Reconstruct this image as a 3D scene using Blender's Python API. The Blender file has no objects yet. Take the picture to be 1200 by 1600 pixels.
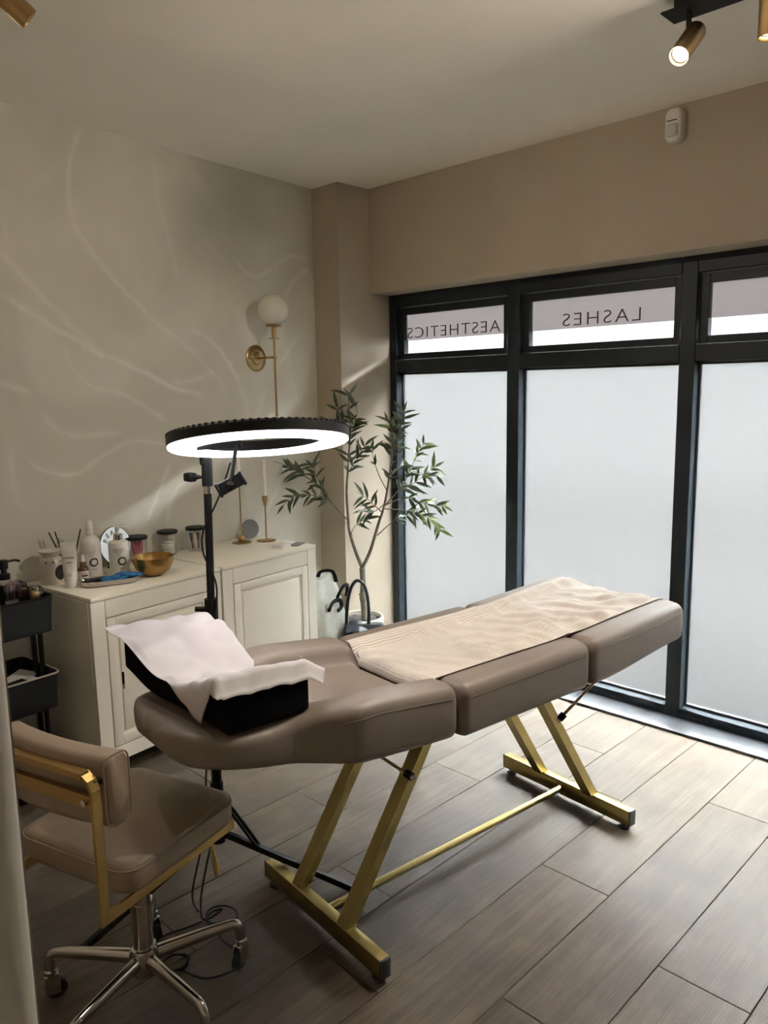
import bpy, bmesh, math, random
from mathutils import Vector, Matrix, noise

# ------------------------------------------------------------------ camera, world, exposure
SC = bpy.context.scene
COL = SC.collection
YAW, PITCH, ROLL, FPX, CAM_H = -0.77687158, 0.1542544, 0.01632521, 1220.84, 1.6
cy, sy, cp, sp = math.cos(YAW), math.sin(YAW), math.cos(PITCH), math.sin(PITCH)
fwd = Vector((sy*cp, cy*cp, -sp)); right = Vector((cy, -sy, 0)); down = fwd.cross(right)
r2 = math.cos(ROLL)*right + math.sin(ROLL)*down
d2 = -math.sin(ROLL)*right + math.cos(ROLL)*down
cam_data = bpy.data.cameras.new('camera')
cam = bpy.data.objects.new('camera', cam_data); COL.objects.link(cam)
rot = Matrix((r2, -d2, -fwd)).transposed()
cam.matrix_world = Matrix.Translation((0, 0, CAM_H)) @ rot.to_4x4()
cam_data.sensor_fit = 'VERTICAL'; cam_data.sensor_height = 36.0
cam_data.lens = FPX/1600*36.0; cam_data.clip_start = 0.02
SC.camera = cam

world = bpy.data.worlds.new('overcast_sky'); SC.world = world
world.use_nodes = True
bg = world.node_tree.nodes['Background']
bg.inputs[0].default_value = (0.93, 0.97, 1.0, 1); bg.inputs[1].default_value = 60.0

SC.view_settings.view_transform = 'Standard'; SC.view_settings.look = 'None'
SC.view_settings.exposure = 2.05; SC.view_settings.gamma = 1.0
SC.view_settings.use_curve_mapping = False
SC.cycles.use_denoising = True
SC.cycles.max_bounces = 14; SC.cycles.diffuse_bounces = 8; SC.cycles.glossy_bounces = 5
SC.cycles.transmission_bounces = 8; SC.cycles.transparent_max_bounces = 16
SC.cycles.sample_clamp_indirect = 8.0
random.seed(7)

# ------------------------------------------------------------------ mesh helpers
class MB:
    def __init__(s): s.v = []; s.f = []
    def add(s, vs, fs):
        n = len(s.v); s.v += [tuple(x) for x in vs]; s.f += [tuple(i+n for i in q) for q in fs]; return s
    def box(s, x0, x1, y0, y1, z0, z1, b=0.0, seg=2, M=None):
        bm = bmesh.new(); bmesh.ops.create_cube(bm, size=1)
        for v in bm.verts:
            v.co = Vector(((x0+x1)/2+v.co.x*(x1-x0), (y0+y1)/2+v.co.y*(y1-y0), (z0+z1)/2+v.co.z*(z1-z0)))
        if b > 0:
            bmesh.ops.bevel(bm, geom=bm.edges[:], offset=b, segments=seg, profile=0.5, affect='EDGES')
        if M is not None: bm.transform(M)
        bm.verts.index_update()
        s.add([v.co for v in bm.verts], [[v.index for v in f.verts] for f in bm.faces]); bm.free(); return s
    def tube(s, path, r, n=10, caps=True, flat=1.0):
        P = [Vector(p) for p in path]; m = len(P); rings = []
        rr = r if isinstance(r, (list, tuple)) else [r]*m
        t0 = (P[1]-P[0]).normalized(); ref = Vector((0, 0, 1)) if abs(t0.z) < .9 else Vector((1, 0, 0))
        nv = (ref-t0*ref.dot(t0)).normalized(); vs = []
        for i in range(m):
            t = ((P[min(i+1, m-1)]-P[i]).normalized()+(P[i]-P[max(i-1, 0)]).normalized())
            t = t.normalized() if t.length > 1e-6 else (P[min(i+1, m-1)]-P[max(i-1, 0)]).normalized()
            nv = (nv-t*nv.dot(t)).normalized(); bv = t.cross(nv)
            for k in range(n):
                a = 2*math.pi*k/n; vs.append(P[i]+rr[i]*(math.cos(a)*nv*flat+math.sin(a)*bv))
        fs = [(i*n+k, i*n+(k+1) % n, (i+1)*n+(k+1) % n, (i+1)*n+k) for i in range(m-1) for k in range(n)]
        if caps: fs += [tuple(range(n-1, -1, -1)), tuple((m-1)*n+k for k in range(n))]
        return s.add(vs, fs)
    def bar(s, p, q, wa, wb, side=(0, 0, 1)):          # rectangular bar from p to q; wb along 'side', wa across
        p, q = Vector(p), Vector(q); t = (q-p).normalized(); sd = Vector(side); sd = (sd-t*sd.dot(t)).normalized(); c = t.cross(sd)
        vs = [b+c*(x*wa/2)+sd*(y*wb/2) for b in (p, q) for x, y in ((-1, -1), (1, -1), (1, 1), (-1, 1))]
        return s.add(vs, [(3, 2, 1, 0), (4, 5, 6, 7)]+[(k, (k+1) % 4, 4+(k+1) % 4, 4+k) for k in range(4)])
    def lathe(s, prof, n=28, c=(0, 0, 0), sx=1.0, sy=1.0, M=None, caps=True):
        vs = []; fs = []; m = len(prof)
        for r, z in prof:
            for k in range(n):
                a = 2*math.pi*k/n; vs.append(Vector((c[0]+r*math.cos(a)*sx, c[1]+r*math.sin(a)*sy, c[2]+z)))
        if M is not None: vs = [M @ v for v in vs]
        fs = [(i*n+k, i*n+(k+1) % n, (i+1)*n+(k+1) % n, (i+1)*n+k) for i in range(m-1) for k in range(n)]
        if caps and prof[0][0] > 1e-5: fs.append(tuple(range(n-1, -1, -1)))
        if caps and prof[-1][0] > 1e-5: fs.append(tuple((m-1)*n+k for k in range(n)))
        return s.add(vs, fs)
    def loft(s, rings, caps=True):
        n = len(rings[0]); vs = [p for r in rings for p in r]; m = len(rings)
        fs = [(i*n+k, i*n+(k+1) % n, (i+1)*n+(k+1) % n, (i+1)*n+k) for i in range(m-1) for k in range(n)]
        if caps: fs += [tuple(range(n-1, -1, -1)), tuple((m-1)*n+k for k in range(n))]
        return s.add(vs, fs)
    def grid(s, fn, nu, nv):
        vs = [fn(i/nu, j/nv) for i in range(nu+1) for j in range(nv+1)]
        fs = [(i*(nv+1)+j, (i+1)*(nv+1)+j, (i+1)*(nv+1)+j+1, i*(nv+1)+j+1) for i in range(nu) for j in range(nv)]
        return s.add(vs, fs)
    def prism(s, outline, z0, z1, M=None):
        n = len(outline); vs = [Vector((x, y, z)) for z in (z0, z1) for x, y in outline]
        if M is not None: vs = [M @ v for v in vs]
        return s.add(vs, [tuple(range(n-1, -1, -1)), tuple(range(n, 2*n))]+[(k, (k+1) % n, n+(k+1) % n, n+k) for k in range(n)])
    def xf(s, M): s.v = [tuple(M @ Vector(v)) for v in s.v]; return s
    def mesh(s, name, ang=38):
        me = bpy.data.meshes.new(name); me.from_pydata(s.v, [], s.f)
        if ang:
            bm = bmesh.new(); bm.from_mesh(me); bmesh.ops.recalc_face_normals(bm, faces=bm.faces); bm.to_mesh(me); bm.free()
            me.shade_smooth(); me.set_sharp_from_angle(angle=math.radians(ang))
        return me

def link(name, me, mat=None, parent=None):
    o = bpy.data.objects.new(name, me); COL.objects.link(o)
    if mat is not None and me is not None and len(me.materials) == 0: me.materials.append(mat)
    if parent is not None: o.parent = parent
    return o
def part(name, mb, mat, parent=None, ang=38): return link(name, mb.mesh(name, ang), mat, parent)
def tag(o, label, cat, group=None, kind=None):
    o['label'] = label; o['category'] = cat
    if group: o['group'] = group
    if kind: o['kind'] = kind
    return o
def root(name, loc, rz=0, label=None, cat=None, group=None):
    o = bpy.data.objects.new(name, None); COL.objects.link(o); o.location = loc; o.rotation_euler = (0, 0, rz)
    o.empty_display_size = .05
    if label: tag(o, label, cat, group)
    return o
def struct(name, mb, mat, label=None, cat=None, ang=38, parent=None):
    o = part(name, mb, mat, parent, ang)
    if parent is None:
        o['kind'] = 'structure'
        if label: o['label'] = label; o['category'] = cat
    return o
def smooth_path(pts, k=6):
    P = [Vector(p) for p in pts]; out = []
    for i in range(len(P)-1):
        a, b, c, d = P[max(i-1, 0)], P[i], P[i+1], P[min(i+2, len(P)-1)]
        for j in range(k):
            t = j/k
            out.append(.5*((2*b)+(-a+c)*t+(2*a-5*b+4*c-d)*t*t+(-a+3*b-3*c+d)*t**3))
    return out+[P[-1]]
def rrect(hx, hy, r, n=5, cx=0, cyy=0):
    pts = []
    for sx, sy_, a0 in ((1, 1, 0), (-1, 1, 90), (-1, -1, 180), (1, -1, 270)):
        for k in range(n+1):
            a = math.radians(a0+90*k/n); pts.append((cx+sx*(hx-r)+r*math.cos(a), cyy+sy_*(hy-r)+r*math.sin(a)))
    return pts
def sstep(a, b, x):
    t = max(0, min(1, (x-a)/(b-a))); return t*t*(3-2*t)

# ------------------------------------------------------------------ materials
def nt(name):
    m = bpy.data.materials.new(name); m.use_nodes = True
    return m, m.node_tree, m.node_tree.nodes['Principled BSDF']
def mat(name, col, rough=.5, metal=0, bump=0, bscale=60, var=0, vscale=4, spec=None, coat=0, sheen=0, trans=0, stretch=None):
    m, t, b = nt(name)
    b.inputs['Base Color'].default_value = (*col, 1); b.inputs['Roughness'].default_value = rough; b.inputs['Metallic'].default_value = metal
    if spec is not None: b.inputs['Specular IOR Level'].default_value = spec
    if coat: b.inputs['Coat Weight'].default_value = coat
    if sheen: b.inputs['Sheen Weight'].default_value = sheen
    if trans: b.inputs['Transmission Weight'].default_value = trans
    tc = t.nodes.new('ShaderNodeTexCoord')
    src = tc.outputs['Object']
    if stretch:
        mp = t.nodes.new('ShaderNodeMapping'); mp.inputs['Scale'].default_value = stretch; t.links.new(src, mp.inputs[0]); src = mp.outputs[0]
    n = t.nodes.new('ShaderNodeTexNoise'); n.inputs['Scale'].default_value = vscale; n.inputs['Detail'].default_value = 4
    t.links.new(src, n.inputs['Vector'])
    if var:
        r = t.nodes.new('ShaderNodeValToRGB'); r.color_ramp.elements[0].position = .3; r.color_ramp.elements[1].position = .7
        r.color_ramp.elements[0].color = (*[c*(1-var) for c in col], 1); r.color_ramp.elements[1].color = (*[min(1, c*(1+var)) for c in col], 1)
        t.links.new(n.outputs[0], r.inputs[0]); t.links.new(r.outputs[0], b.inputs['Base Color'])
    else:                                            # faint variation of gloss keeps every surface procedural
        mr = t.nodes.new('ShaderNodeMapRange'); mr.inputs[3].default_value = max(0, rough-.04); mr.inputs[4].default_value = min(1, rough+.04)
        t.links.new(n.outputs[0], mr.inputs[0]); t.links.new(mr.outputs[0], b.inputs['Roughness'])
    if bump:
        n2 = t.nodes.new('ShaderNodeTexNoise'); n2.inputs['Scale'].default_value = bscale; n2.inputs['Detail'].default_value = 3
        t.links.new(src, n2.inputs['Vector'])
        bp = t.nodes.new('ShaderNodeBump'); bp.inputs['Strength'].default_value = bump; bp.inputs['Distance'].default_value = .01
        t.links.new(n2.outputs[0], bp.inputs['Height']); t.links.new(bp.outputs[0], b.inputs['Normal'])
    return m
def emis(name, col, st):
    m = bpy.data.materials.new(name); m.use_nodes = True; t = m.node_tree; t.nodes.clear()
    e = t.nodes.new('ShaderNodeEmission'); e.inputs[0].default_value = (*col, 1); e.inputs[1].default_value = st
    o = t.nodes.new('ShaderNodeOutputMaterial'); t.links.new(e.outputs[0], o.inputs[0]); return m
def glassy(name, tint=(1, 1, 1), gloss=.08, rough=.02):
    m = bpy.data.materials.new(name); m.use_nodes = True; t = m.node_tree; t.nodes.clear()
    a = t.nodes.new('ShaderNodeBsdfTransparent'); a.inputs[0].default_value = (*tint, 1)
    g = t.nodes.new('ShaderNodeBsdfGlossy'); g.inputs['Roughness'].default_value = rough
    x = t.nodes.new('ShaderNodeMixShader'); lw = t.nodes.new('ShaderNodeLayerWeight'); lw.inputs[0].default_value = .35
    mr = t.nodes.new('ShaderNodeMapRange'); mr.inputs[3].default_value = gloss*.5; mr.inputs[4].default_value = min(1, gloss*6)
    t.links.new(lw.outputs['Fresnel'], mr.inputs[0]); t.links.new(mr.outputs[0], x.inputs[0])
    o = t.nodes.new('ShaderNodeOutputMaterial')
    t.links.new(a.outputs[0], x.inputs[1]); t.links.new(g.outputs[0], x.inputs[2]); t.links.new(x.outputs[0], o.inputs[0]); return m
def film(name, col, tr, gloss=.03):
    m = bpy.data.materials.new(name); m.use_nodes = True; t = m.node_tree; t.nodes.clear()
    a = t.nodes.new('ShaderNodeBsdfTranslucent'); a.inputs[0].default_value = (*col, 1)
    d = t.nodes.new('ShaderNodeBsdfDiffuse'); d.inputs[0].default_value = (*col, 1)
    x = t.nodes.new('ShaderNodeMixShader'); x.inputs[0].default_value = tr
    g = t.nodes.new('ShaderNodeBsdfGlossy'); g.inputs['Roughness'].default_value = .25
    y = t.nodes.new('ShaderNodeMixShader'); y.inputs[0].default_value = gloss
    o = t.nodes.new('ShaderNodeOutputMaterial')
    t.links.new(d.outputs[0], x.inputs[1]); t.links.new(a.outputs[0], x.inputs[2])
    t.links.new(x.outputs[0], y.inputs[1]); t.links.new(g.outputs[0], y.inputs[2]); t.links.new(y.outputs[0], o.inputs[0]); return m

def frost(name, col, rough, spread):
    # frosted sheet: light goes on mostly forward but widely scattered, the rest evenly
    m = bpy.data.materials.new(name); m.use_nodes = True; t = m.node_tree; t.nodes.clear()
    f = t.nodes.new('ShaderNodeBsdfRefraction'); f.distribution = 'BECKMANN'; f.inputs['Color'].default_value = (*col, 1); f.inputs['Roughness'].default_value = rough; f.inputs['IOR'].default_value = 1.3
    a = t.nodes.new('ShaderNodeBsdfTranslucent'); a.inputs[0].default_value = (*col, 1)
    x = t.nodes.new('ShaderNodeMixShader'); x.inputs[0].default_value = spread
    d = t.nodes.new('ShaderNodeBsdfDiffuse'); d.inputs[0].default_value = (.8, .8, .8, 1)
    y = t.nodes.new('ShaderNodeMixShader'); y.inputs[0].default_value = .12
    o = t.nodes.new('ShaderNodeOutputMaterial')
    t.links.new(f.outputs[0], x.inputs[1]); t.links.new(a.outputs[0], x.inputs[2])
    t.links.new(x.outputs[0], y.inputs[1]); t.links.new(d.outputs[0], y.inputs[2]); t.links.new(y.outputs[0], o.inputs[0]); return m

def wood_floor():
    m, t, b = nt('grey_oak_vinyl'); N = t.nodes.new; L = t.links.new
    tc = N('ShaderNodeTexCoord'); oi = N('ShaderNodeObjectInfo')
    add = N('ShaderNodeVectorMath'); add.operation = 'ADD'
    cx = N('ShaderNodeCombineXYZ'); mul = N('ShaderNodeMath'); mul.operation = 'MULTIPLY'; mul.inputs[1].default_value = 37
    L(oi.outputs['Random'], mul.inputs[0]); L(mul.outputs[0], cx.inputs[0]); L(mul.outputs[0], cx.inputs[1])
    L(tc.outputs['Object'], add.inputs[0]); L(cx.outputs[0], add.inputs[1])
    mp = N('ShaderNodeMapping'); mp.inputs['Scale'].default_value = (19, 1.0, 1); L(add.outputs[0], mp.inputs[0])
    n1 = N('ShaderNodeTexNoise'); n1.inputs['Scale'].default_value = 2.2; n1.inputs['Detail'].default_value = 8; n1.inputs['Roughness'].default_value = .62; n1.inputs['Distortion'].default_value = 1.1
    L(mp.outputs[0], n1.inputs['Vector'])
    n2 = N('ShaderNodeTexNoise'); n2.inputs['Scale'].default_value = 3.3; n2.inputs['Detail'].default_value = 5; L(add.outputs[0], n2.inputs['Vector'])
    mp3 = N('ShaderNodeMapping'); mp3.inputs['Scale'].default_value = (9, .7, 1); L(add.outputs[0], mp3.inputs[0])
    wv = N('ShaderNodeTexWave'); wv.inputs['Scale'].default_value = 5.5; wv.inputs['Distortion'].default_value = 7; wv.inputs['Detail'].default_value = 3; wv.inputs['Detail Scale'].default_value = .7
    L(mp3.outputs[0], wv.inputs['Vector'])
    mx = N('ShaderNodeMath'); mx.operation = 'MULTIPLY_ADD'; mx.inputs[1].default_value = .28; L(wv.outputs[0], mx.inputs[0]); L(n1.outputs[0], mx.inputs[2])
    mx2 = N('ShaderNodeMath'); mx2.operation = 'MULTIPLY_ADD'; mx2.inputs[1].default_value = 1.1; L(n2.outputs[0], mx2.inputs[0]); L(mx.outputs[0], mx2.inputs[2])
    mx3 = N('ShaderNodeMath'); mx3.operation = 'MULTIPLY_ADD'; mx3.inputs[1].default_value = .22; L(oi.outputs['Random'], mx3.inputs[0]); L(mx2.outputs[0], mx3.inputs[2])
    mr = N('ShaderNodeMapRange'); mr.inputs[1].default_value = .88; mr.inputs[2].default_value = 1.75; L(mx3.outputs[0], mr.inputs[0])
    r = N('ShaderNodeValToRGB'); e = r.color_ramp.elements
    e[0].color = (.050, .038, .028, 1); e[1].color = (.165, .132, .098, 1); k = e.new(.5); k.color = (.088, .068, .050, 1)
    L(mr.outputs[0], r.inputs[0]); L(r.outputs[0], b.inputs['Base Color'])
    rr = N('ShaderNodeMapRange'); rr.inputs[3].default_value = .42; rr.inputs[4].default_value = .58; L(n1.outputs[0], rr.inputs[0]); L(rr.outputs[0], b.inputs['Roughness'])
    bp = N('ShaderNodeBump'); bp.inputs['Strength'].default_value = .10; bp.inputs['Distance'].default_value = .004; L(mx.outputs[0], bp.inputs['Height']); L(bp.outputs[0], b.inputs['Normal'])
    b.inputs['Specular IOR Level'].default_value = .2
    return m

def marble_wall():
    m, t, b = nt('marble_wallpaper'); N = t.nodes.new; L = t.links.new
    tc = N('ShaderNodeTexCoord')
    def noi(scale, det, dist=0, off=0):
        mp = N('ShaderNodeMapping'); mp.inputs['Location'].default_value = (off, off, off); L(tc.outputs['Object'], mp.inputs[0])
        n = N('ShaderNodeTexNoise'); n.inputs['Scale'].default_value = scale; n.inputs['Detail'].default_value = det; n.inputs['Distortion'].default_value = dist
        L(mp.outputs[0], n.inputs['Vector']); return n.outputs[0]
    def M_(op, a, c=None, d=None):
        q = N('ShaderNodeMath'); q.operation = op
        for i, x in enumerate((a, c, d)):
            if x is None: continue
            if isinstance(x, (int, float)): q.inputs[i].default_value = x
            else: L(x, q.inputs[i])
        return q.outputs[0]
    wn_ = N('ShaderNodeTexNoise'); wn_.inputs['Scale'].default_value = 3.0; wn_.inputs['Detail'].default_value = 4; L(tc.outputs['Object'], wn_.inputs['Vector'])
    ws = N('ShaderNodeVectorMath'); ws.operation = 'MULTIPLY_ADD'; ws.inputs[1].default_value = (0, .10, .10); L(wn_.outputs['Color'], ws.inputs[0])
    wb_ = N('ShaderNodeVectorMath'); wb_.operation = 'SUBTRACT'; wb_.inputs[1].default_value = (0, .05, .05); L(tc.outputs['Object'], wb_.inputs[0]); L(wb_.outputs[0], ws.inputs[2])
    total = None
    def dot(vec):
        q = N('ShaderNodeVectorMath'); q.operation = 'DOT_PRODUCT'; L(ws.outputs[0], q.inputs[0]); q.inputs[1].default_value = vec; return q.outputs['Value']
    for (s0, z0, s1, z1, bend, st) in VEINS:
        ln = math.hypot(s1-s0, z1-z0); ax, az = (s1-s0)/ln, (z1-z0)/ln
        u = M_('SUBTRACT', dot((0, ax/ln, az/ln)), (s0*ax+z0*az)/ln)
        ac = M_('SUBTRACT', dot((0, -az, ax)), -s0*az+z0*ax)
        uu = M_('MULTIPLY', u, M_('SUBTRACT', 1.0, u))
        d = M_('ABSOLUTE', M_('MULTIPLY_ADD', uu, -4*bend, ac))
        mr = N('ShaderNodeMapRange'); mr.inputs[1].default_value = .042; mr.inputs[2].default_value = 0; L(d, mr.inputs[0])
        core = M_('POWER', mr.outputs[0], 3.2)
        me_ = N('ShaderNodeMapRange'); me_.inputs[1].default_value = -.06; me_.inputs[2].default_value = .10; L(uu, me_.inputs[0])
        v = M_('MULTIPLY', core, me_.outputs[0])
        total = M_('MULTIPLY', v, st) if total is None else M_('MULTIPLY_ADD', v, st, total)
    breakup = M_('ADD', M_('MULTIPLY', noi(5, 4, 0, 3), 1.1), .02)
    total = M_('MINIMUM', M_('MULTIPLY', total, breakup), 1.0)
    cl = noi(1.1, 6, 1.4, 5); cr_ = N('ShaderNodeValToRGB'); e = cr_.color_ramp.elements
    e[0].position = .32; e[0].color = (.57, .545, .46, 1); e[1].position = .68; e[1].color = (.71, .68, .59, 1)
    L(cl, cr_.inputs[0])
    mx = N('ShaderNodeMix'); mx.data_type = 'RGBA'; L(total, mx.inputs[0]); L(cr_.outputs[0], mx.inputs[6]); mx.inputs[7].default_value = (.92, .89, .81, 1)
    L(mx.outputs[2], b.inputs['Base Color']); b.inputs['Roughness'].default_value = .6
    return m

# veins in wall coordinates: start (metres along, height), end, bend, strength
VEINS = [(0.298, 2.752, 0.242, 2.332, -0.023, 0.5),
         (0.242, 2.332, 0.527, 2.047, -0.024, 0.6),
         (0.527, 2.047, 0.773, 1.863, 0.0, 0.55),
         (-0.097, 2.184, 0.164, 1.947, -0.01, 0.55),
         (0.164, 1.947, 0.357, 1.784, -0.015, 0.5),
         (0.357, 1.784, 0.896, 1.585, 0.002, 0.8),
         (-0.09, 2.008, 0.247, 1.818, 0.004, 0.8),
         (0.247, 1.818, 0.357, 1.784, -0.0, 0.7),
         (0.165, 1.803, 0.374, 1.625, -0.046, 0.5),
         (0.374, 1.625, 0.678, 1.479, 0.003, 0.65),
         (-0.192, 1.653, -0.019, 1.605, 0.013, 0.7),
         (0.024, 1.527, 0.2, 1.412, -0.031, 0.55),
         (0.2, 1.412, 0.418, 1.423, 0.003, 0.45),
         (-0.045, 1.316, 0.2, 1.251, -0.032, 0.75),
         (0.2, 1.251, 0.46, 1.381, 0.013, 0.6),
         (0.46, 1.374, 0.669, 1.361, 0.01, 0.6),
         (0.773, 1.863, 1.047, 1.598, 0.016, 0.5),
         (0.845, 1.908, 1.148, 1.641, 0.053, 0.7),
         (1.148, 1.641, 1.22, 1.473, 0.016, 0.5),
         (0.726, 1.684, 0.977, 1.7, -0.029, 0.5),
         (0.677, 2.713, 0.74, 2.354, -0.016, 0.4),
         (0.74, 2.354, 0.776, 2.147, 0.008, 0.35),
         (0.697, 1.275, 0.509, 0.968, -0.01, 0.8),
         (0.832, 1.178, 0.635, 0.949, -0.06, 0.8),
         (1.148, 2.297, 1.434, 2.286, -0.052, 0.6),
         (1.434, 2.286, 1.746, 2.367, 0.027, 0.6),
         (1.513, 2.095, 1.744, 2.319, 0.027, 0.65),
         (1.449, 1.734, 1.69, 1.932, 0.026, 0.5),
         (1.355, 1.609, 1.236, 1.38, 0.006, 0.5),
         (1.295, 0.901, 1.466, 1.174, -0.023, 0.7),
         (-0.123, 1.393, -0.086, 1.128, -0.025, 0.4)]

M_WALL = mat('taupe_wall_paint', (.45, .385, .30), .75, bump=.05, bscale=220, var=.03)
M_CEIL = mat('warm_white_ceiling_paint', (.93, .895, .80), .8, bump=.03, bscale=200, var=.02)
M_MARBLE = marble_wall()
M_FLOOR = wood_floor()
M_SUB = mat('dark_joint', (.03, .025, .02), .9)
M_FRAME = mat('anthracite_aluminium', (.012, .0165, .0215), .42, spec=.3, bump=.02, bscale=300)
M_SILL = mat('anthracite_sill', (.045, .047, .052), .3, bump=.02, bscale=150)
M_GLASS = glassy('clear_glass', (.97, .98, .98), .06)
M_FROST = frost('frosted_film', (.42, .424, .42), .42, .02)
M_FROST2 = frost('frosted_sign_film', (.27, .235, .235), .42, .03)
M_LETTER = mat('vinyl_lettering', (.10, .03, .03), .5)
M_CAB = mat('cream_lacquer', (.80, .765, .665), .42, var=.02, vscale=3)
M_LEATHER = mat('taupe_leatherette', (.215, .175, .148), .47, bump=.035, bscale=260, var=.05, vscale=6)
M_SEAM = mat('taupe_seam', (.13, .10, .08), .6)
M_GOLD = mat('brushed_gold_paint', (.40, .315, .12), .36, .88, bump=.03, bscale=180)
M_BRASS = mat('brass', (.44, .30, .14), .30, 1.0, bump=.02, bscale=120)
M_BLACK = mat('black_plastic', (.007, .0075, .008), .5, spec=.3, bump=.04, bscale=160)
M_BLACKM = mat('black_painted_metal', (.007, .0075, .008), .5, spec=.25)
M_CHROME = mat('chrome', (.62, .60, .57), .13, 1.0)
M_DARKCAP = mat('dark_cap_plastic', (.02, .022, .026), .4)
M_WHITE = mat('white_plastic', (.76, .74, .70), .4)
M_VELVET = mat('black_velvet', (.004, .004, .006), .95, bump=.2, bscale=300, spec=.1)
M_PAPER = film('thin_white_paper', (.72, .69, .715), .25, .0)
M_LEAF = mat('olive_leaf_green', (.075, .105, .055), .42, var=.35, vscale=9)
M_LEAF2 = mat('young_leaf_green', (.16, .22, .07), .42, var=.25, vscale=9)
M_BARK = mat('olive_bark', (.16, .14, .105), .85, bump=.5, bscale=70, var=.25, vscale=30)
M_POT = mat('ivory_ceramic', (.80, .76, .66), .4)
M_SOIL = mat('dark_soil', (.035, .026, .022), .95, bump=1, bscale=60, var=.5, vscale=60)

# ------------------------------------------------------------------ the setting
ZC = 2.763; YH = 3.38; YF = 3.54; XP = -3.41; XR = 1.15; YB = .15
WA = math.radians(6.95)
WO = Vector((-3.415, 1.366, 0)); WD = Vector((-math.sin(WA), math.cos(WA), 0)); WN = Vector((math.cos(WA), math.sin(WA), 0))
def wp(s, off, z=0): return WO+s*WD+off*WN+Vector((0, 0, z))

floor = struct('floor', MB().box(-4.0, XR+.1, -1.6, 3.60, -.06, -.009), M_SUB, 'grey brown wood plank floor of the treatment room', 'floor')
PX = [-.594-.2495*k for k in range(-7, 14)]
KJ = {0: 1.92, 1: 2.881, 2: 2.103, 3: 2.665, 4: 2.98, 5: 2.415, 6: 1.85}
plank_mesh = {}
for k in range(-7, 13):
    xr = -.594-.2495*k; j = KJ.get(k, 1.35*random.random()); j = j % 1.353
    y = j-2*1.353
    while y < 3.56:
        y0, y1 = max(y, -1.6), min(y+1.353, 3.56)
        if y1-y0 > .02:
            key = round(y1-y0, 4)
            if key not in plank_mesh:
                g = .0011; plank_mesh[key] = MB().box(-.12475+g, .12475-g, g, key-g, -.009, 0, .0014, 1).mesh('plank', 30)
            p = link('plank', plank_mesh[key], M_FLOOR, floor); p.location = (xr-.12475, y0, 0)
        y += 1.353

struct('ceiling', MB().box(-4.0, XR+.1, -1.6, 3.75, ZC, ZC+.08), M_CEIL, 'plain warm white ceiling', 'ceiling')
wl = struct('wall_left', MB().box(-.12, 0, -2.9, 2.05, 0, ZC), M_MARBLE, 'left wall with pale marble veined wallpaper', 'wall')
wl.location = WO; wl.rotation_euler = (0, 0, WA)
struct('wall_window', MB().box(XP, XR, YH, 3.66, 2.170, ZC).box(.40, XR, YH, 3.66, 0, 2.17), M_WALL, 'taupe painted wall above the black framed shop window', 'wall')
struct('wall_pilaster', MB().box(-3.9, XP, 3.133, 3.66, 0, ZC), M_WALL, 'taupe painted pilaster in the corner beside the window', 'wall')
struct('wall_right', MB().box(XR, XR+.1, -1.6, 3.66, 0, ZC), M_WALL)
struct('wall_back', MB().box(-4.0, -.53, .0, YB, 0, ZC).box(.47, XR, .0, YB, 0, ZC).box(-.53, .47, 0, YB, 2.10, ZC), M_WALL)
struct('wall_corridor', MB().box(-4, XR+.1, -1.7, -1.6, 0, ZC), M_WALL)
door = MB().box(-.53, -.50, -.03, .172, 0, 2.10, .018, 4).box(.44, .47, -.03, .172, 0, 2.10, .012, 3).box(-.50, .44, -.03, .172, 2.07, 2.10, .01, 2)
M_DOOR = mat('white_door_paint', (.66, .63, .57), .45)
struct('door_1', door, M_DOOR, 'white painted door lining at the left edge of the view', 'door frame')
sill = struct('trim_1', MB().box(XP, .40, YH, YF+.01, -.009, .014, .004, 2), M_SILL, 'dark grey metal sill strip on the floor under the window', 'sill')

def text_mesh(txt, size, thin=-.012, spacing=1.25, ext=.0006):
    c = bpy.data.curves.new('t', 'FONT'); c.body = txt; c.size = size; c.offset = thin*size; c.space_character = spacing; c.extrude = ext
    c.align_x = 'CENTER'; c.align_y = 'CENTER'; c.resolution_u = 4
    o = bpy.data.objects.new('t', c); COL.objects.link(o)
    dg = bpy.context.evaluated_depsgraph_get(); me = bpy.data.meshes.new_from_object(o.evaluated_get(dg))
    bpy.data.objects.remove(o); bpy.data.curves.remove(c)
    return me

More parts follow.
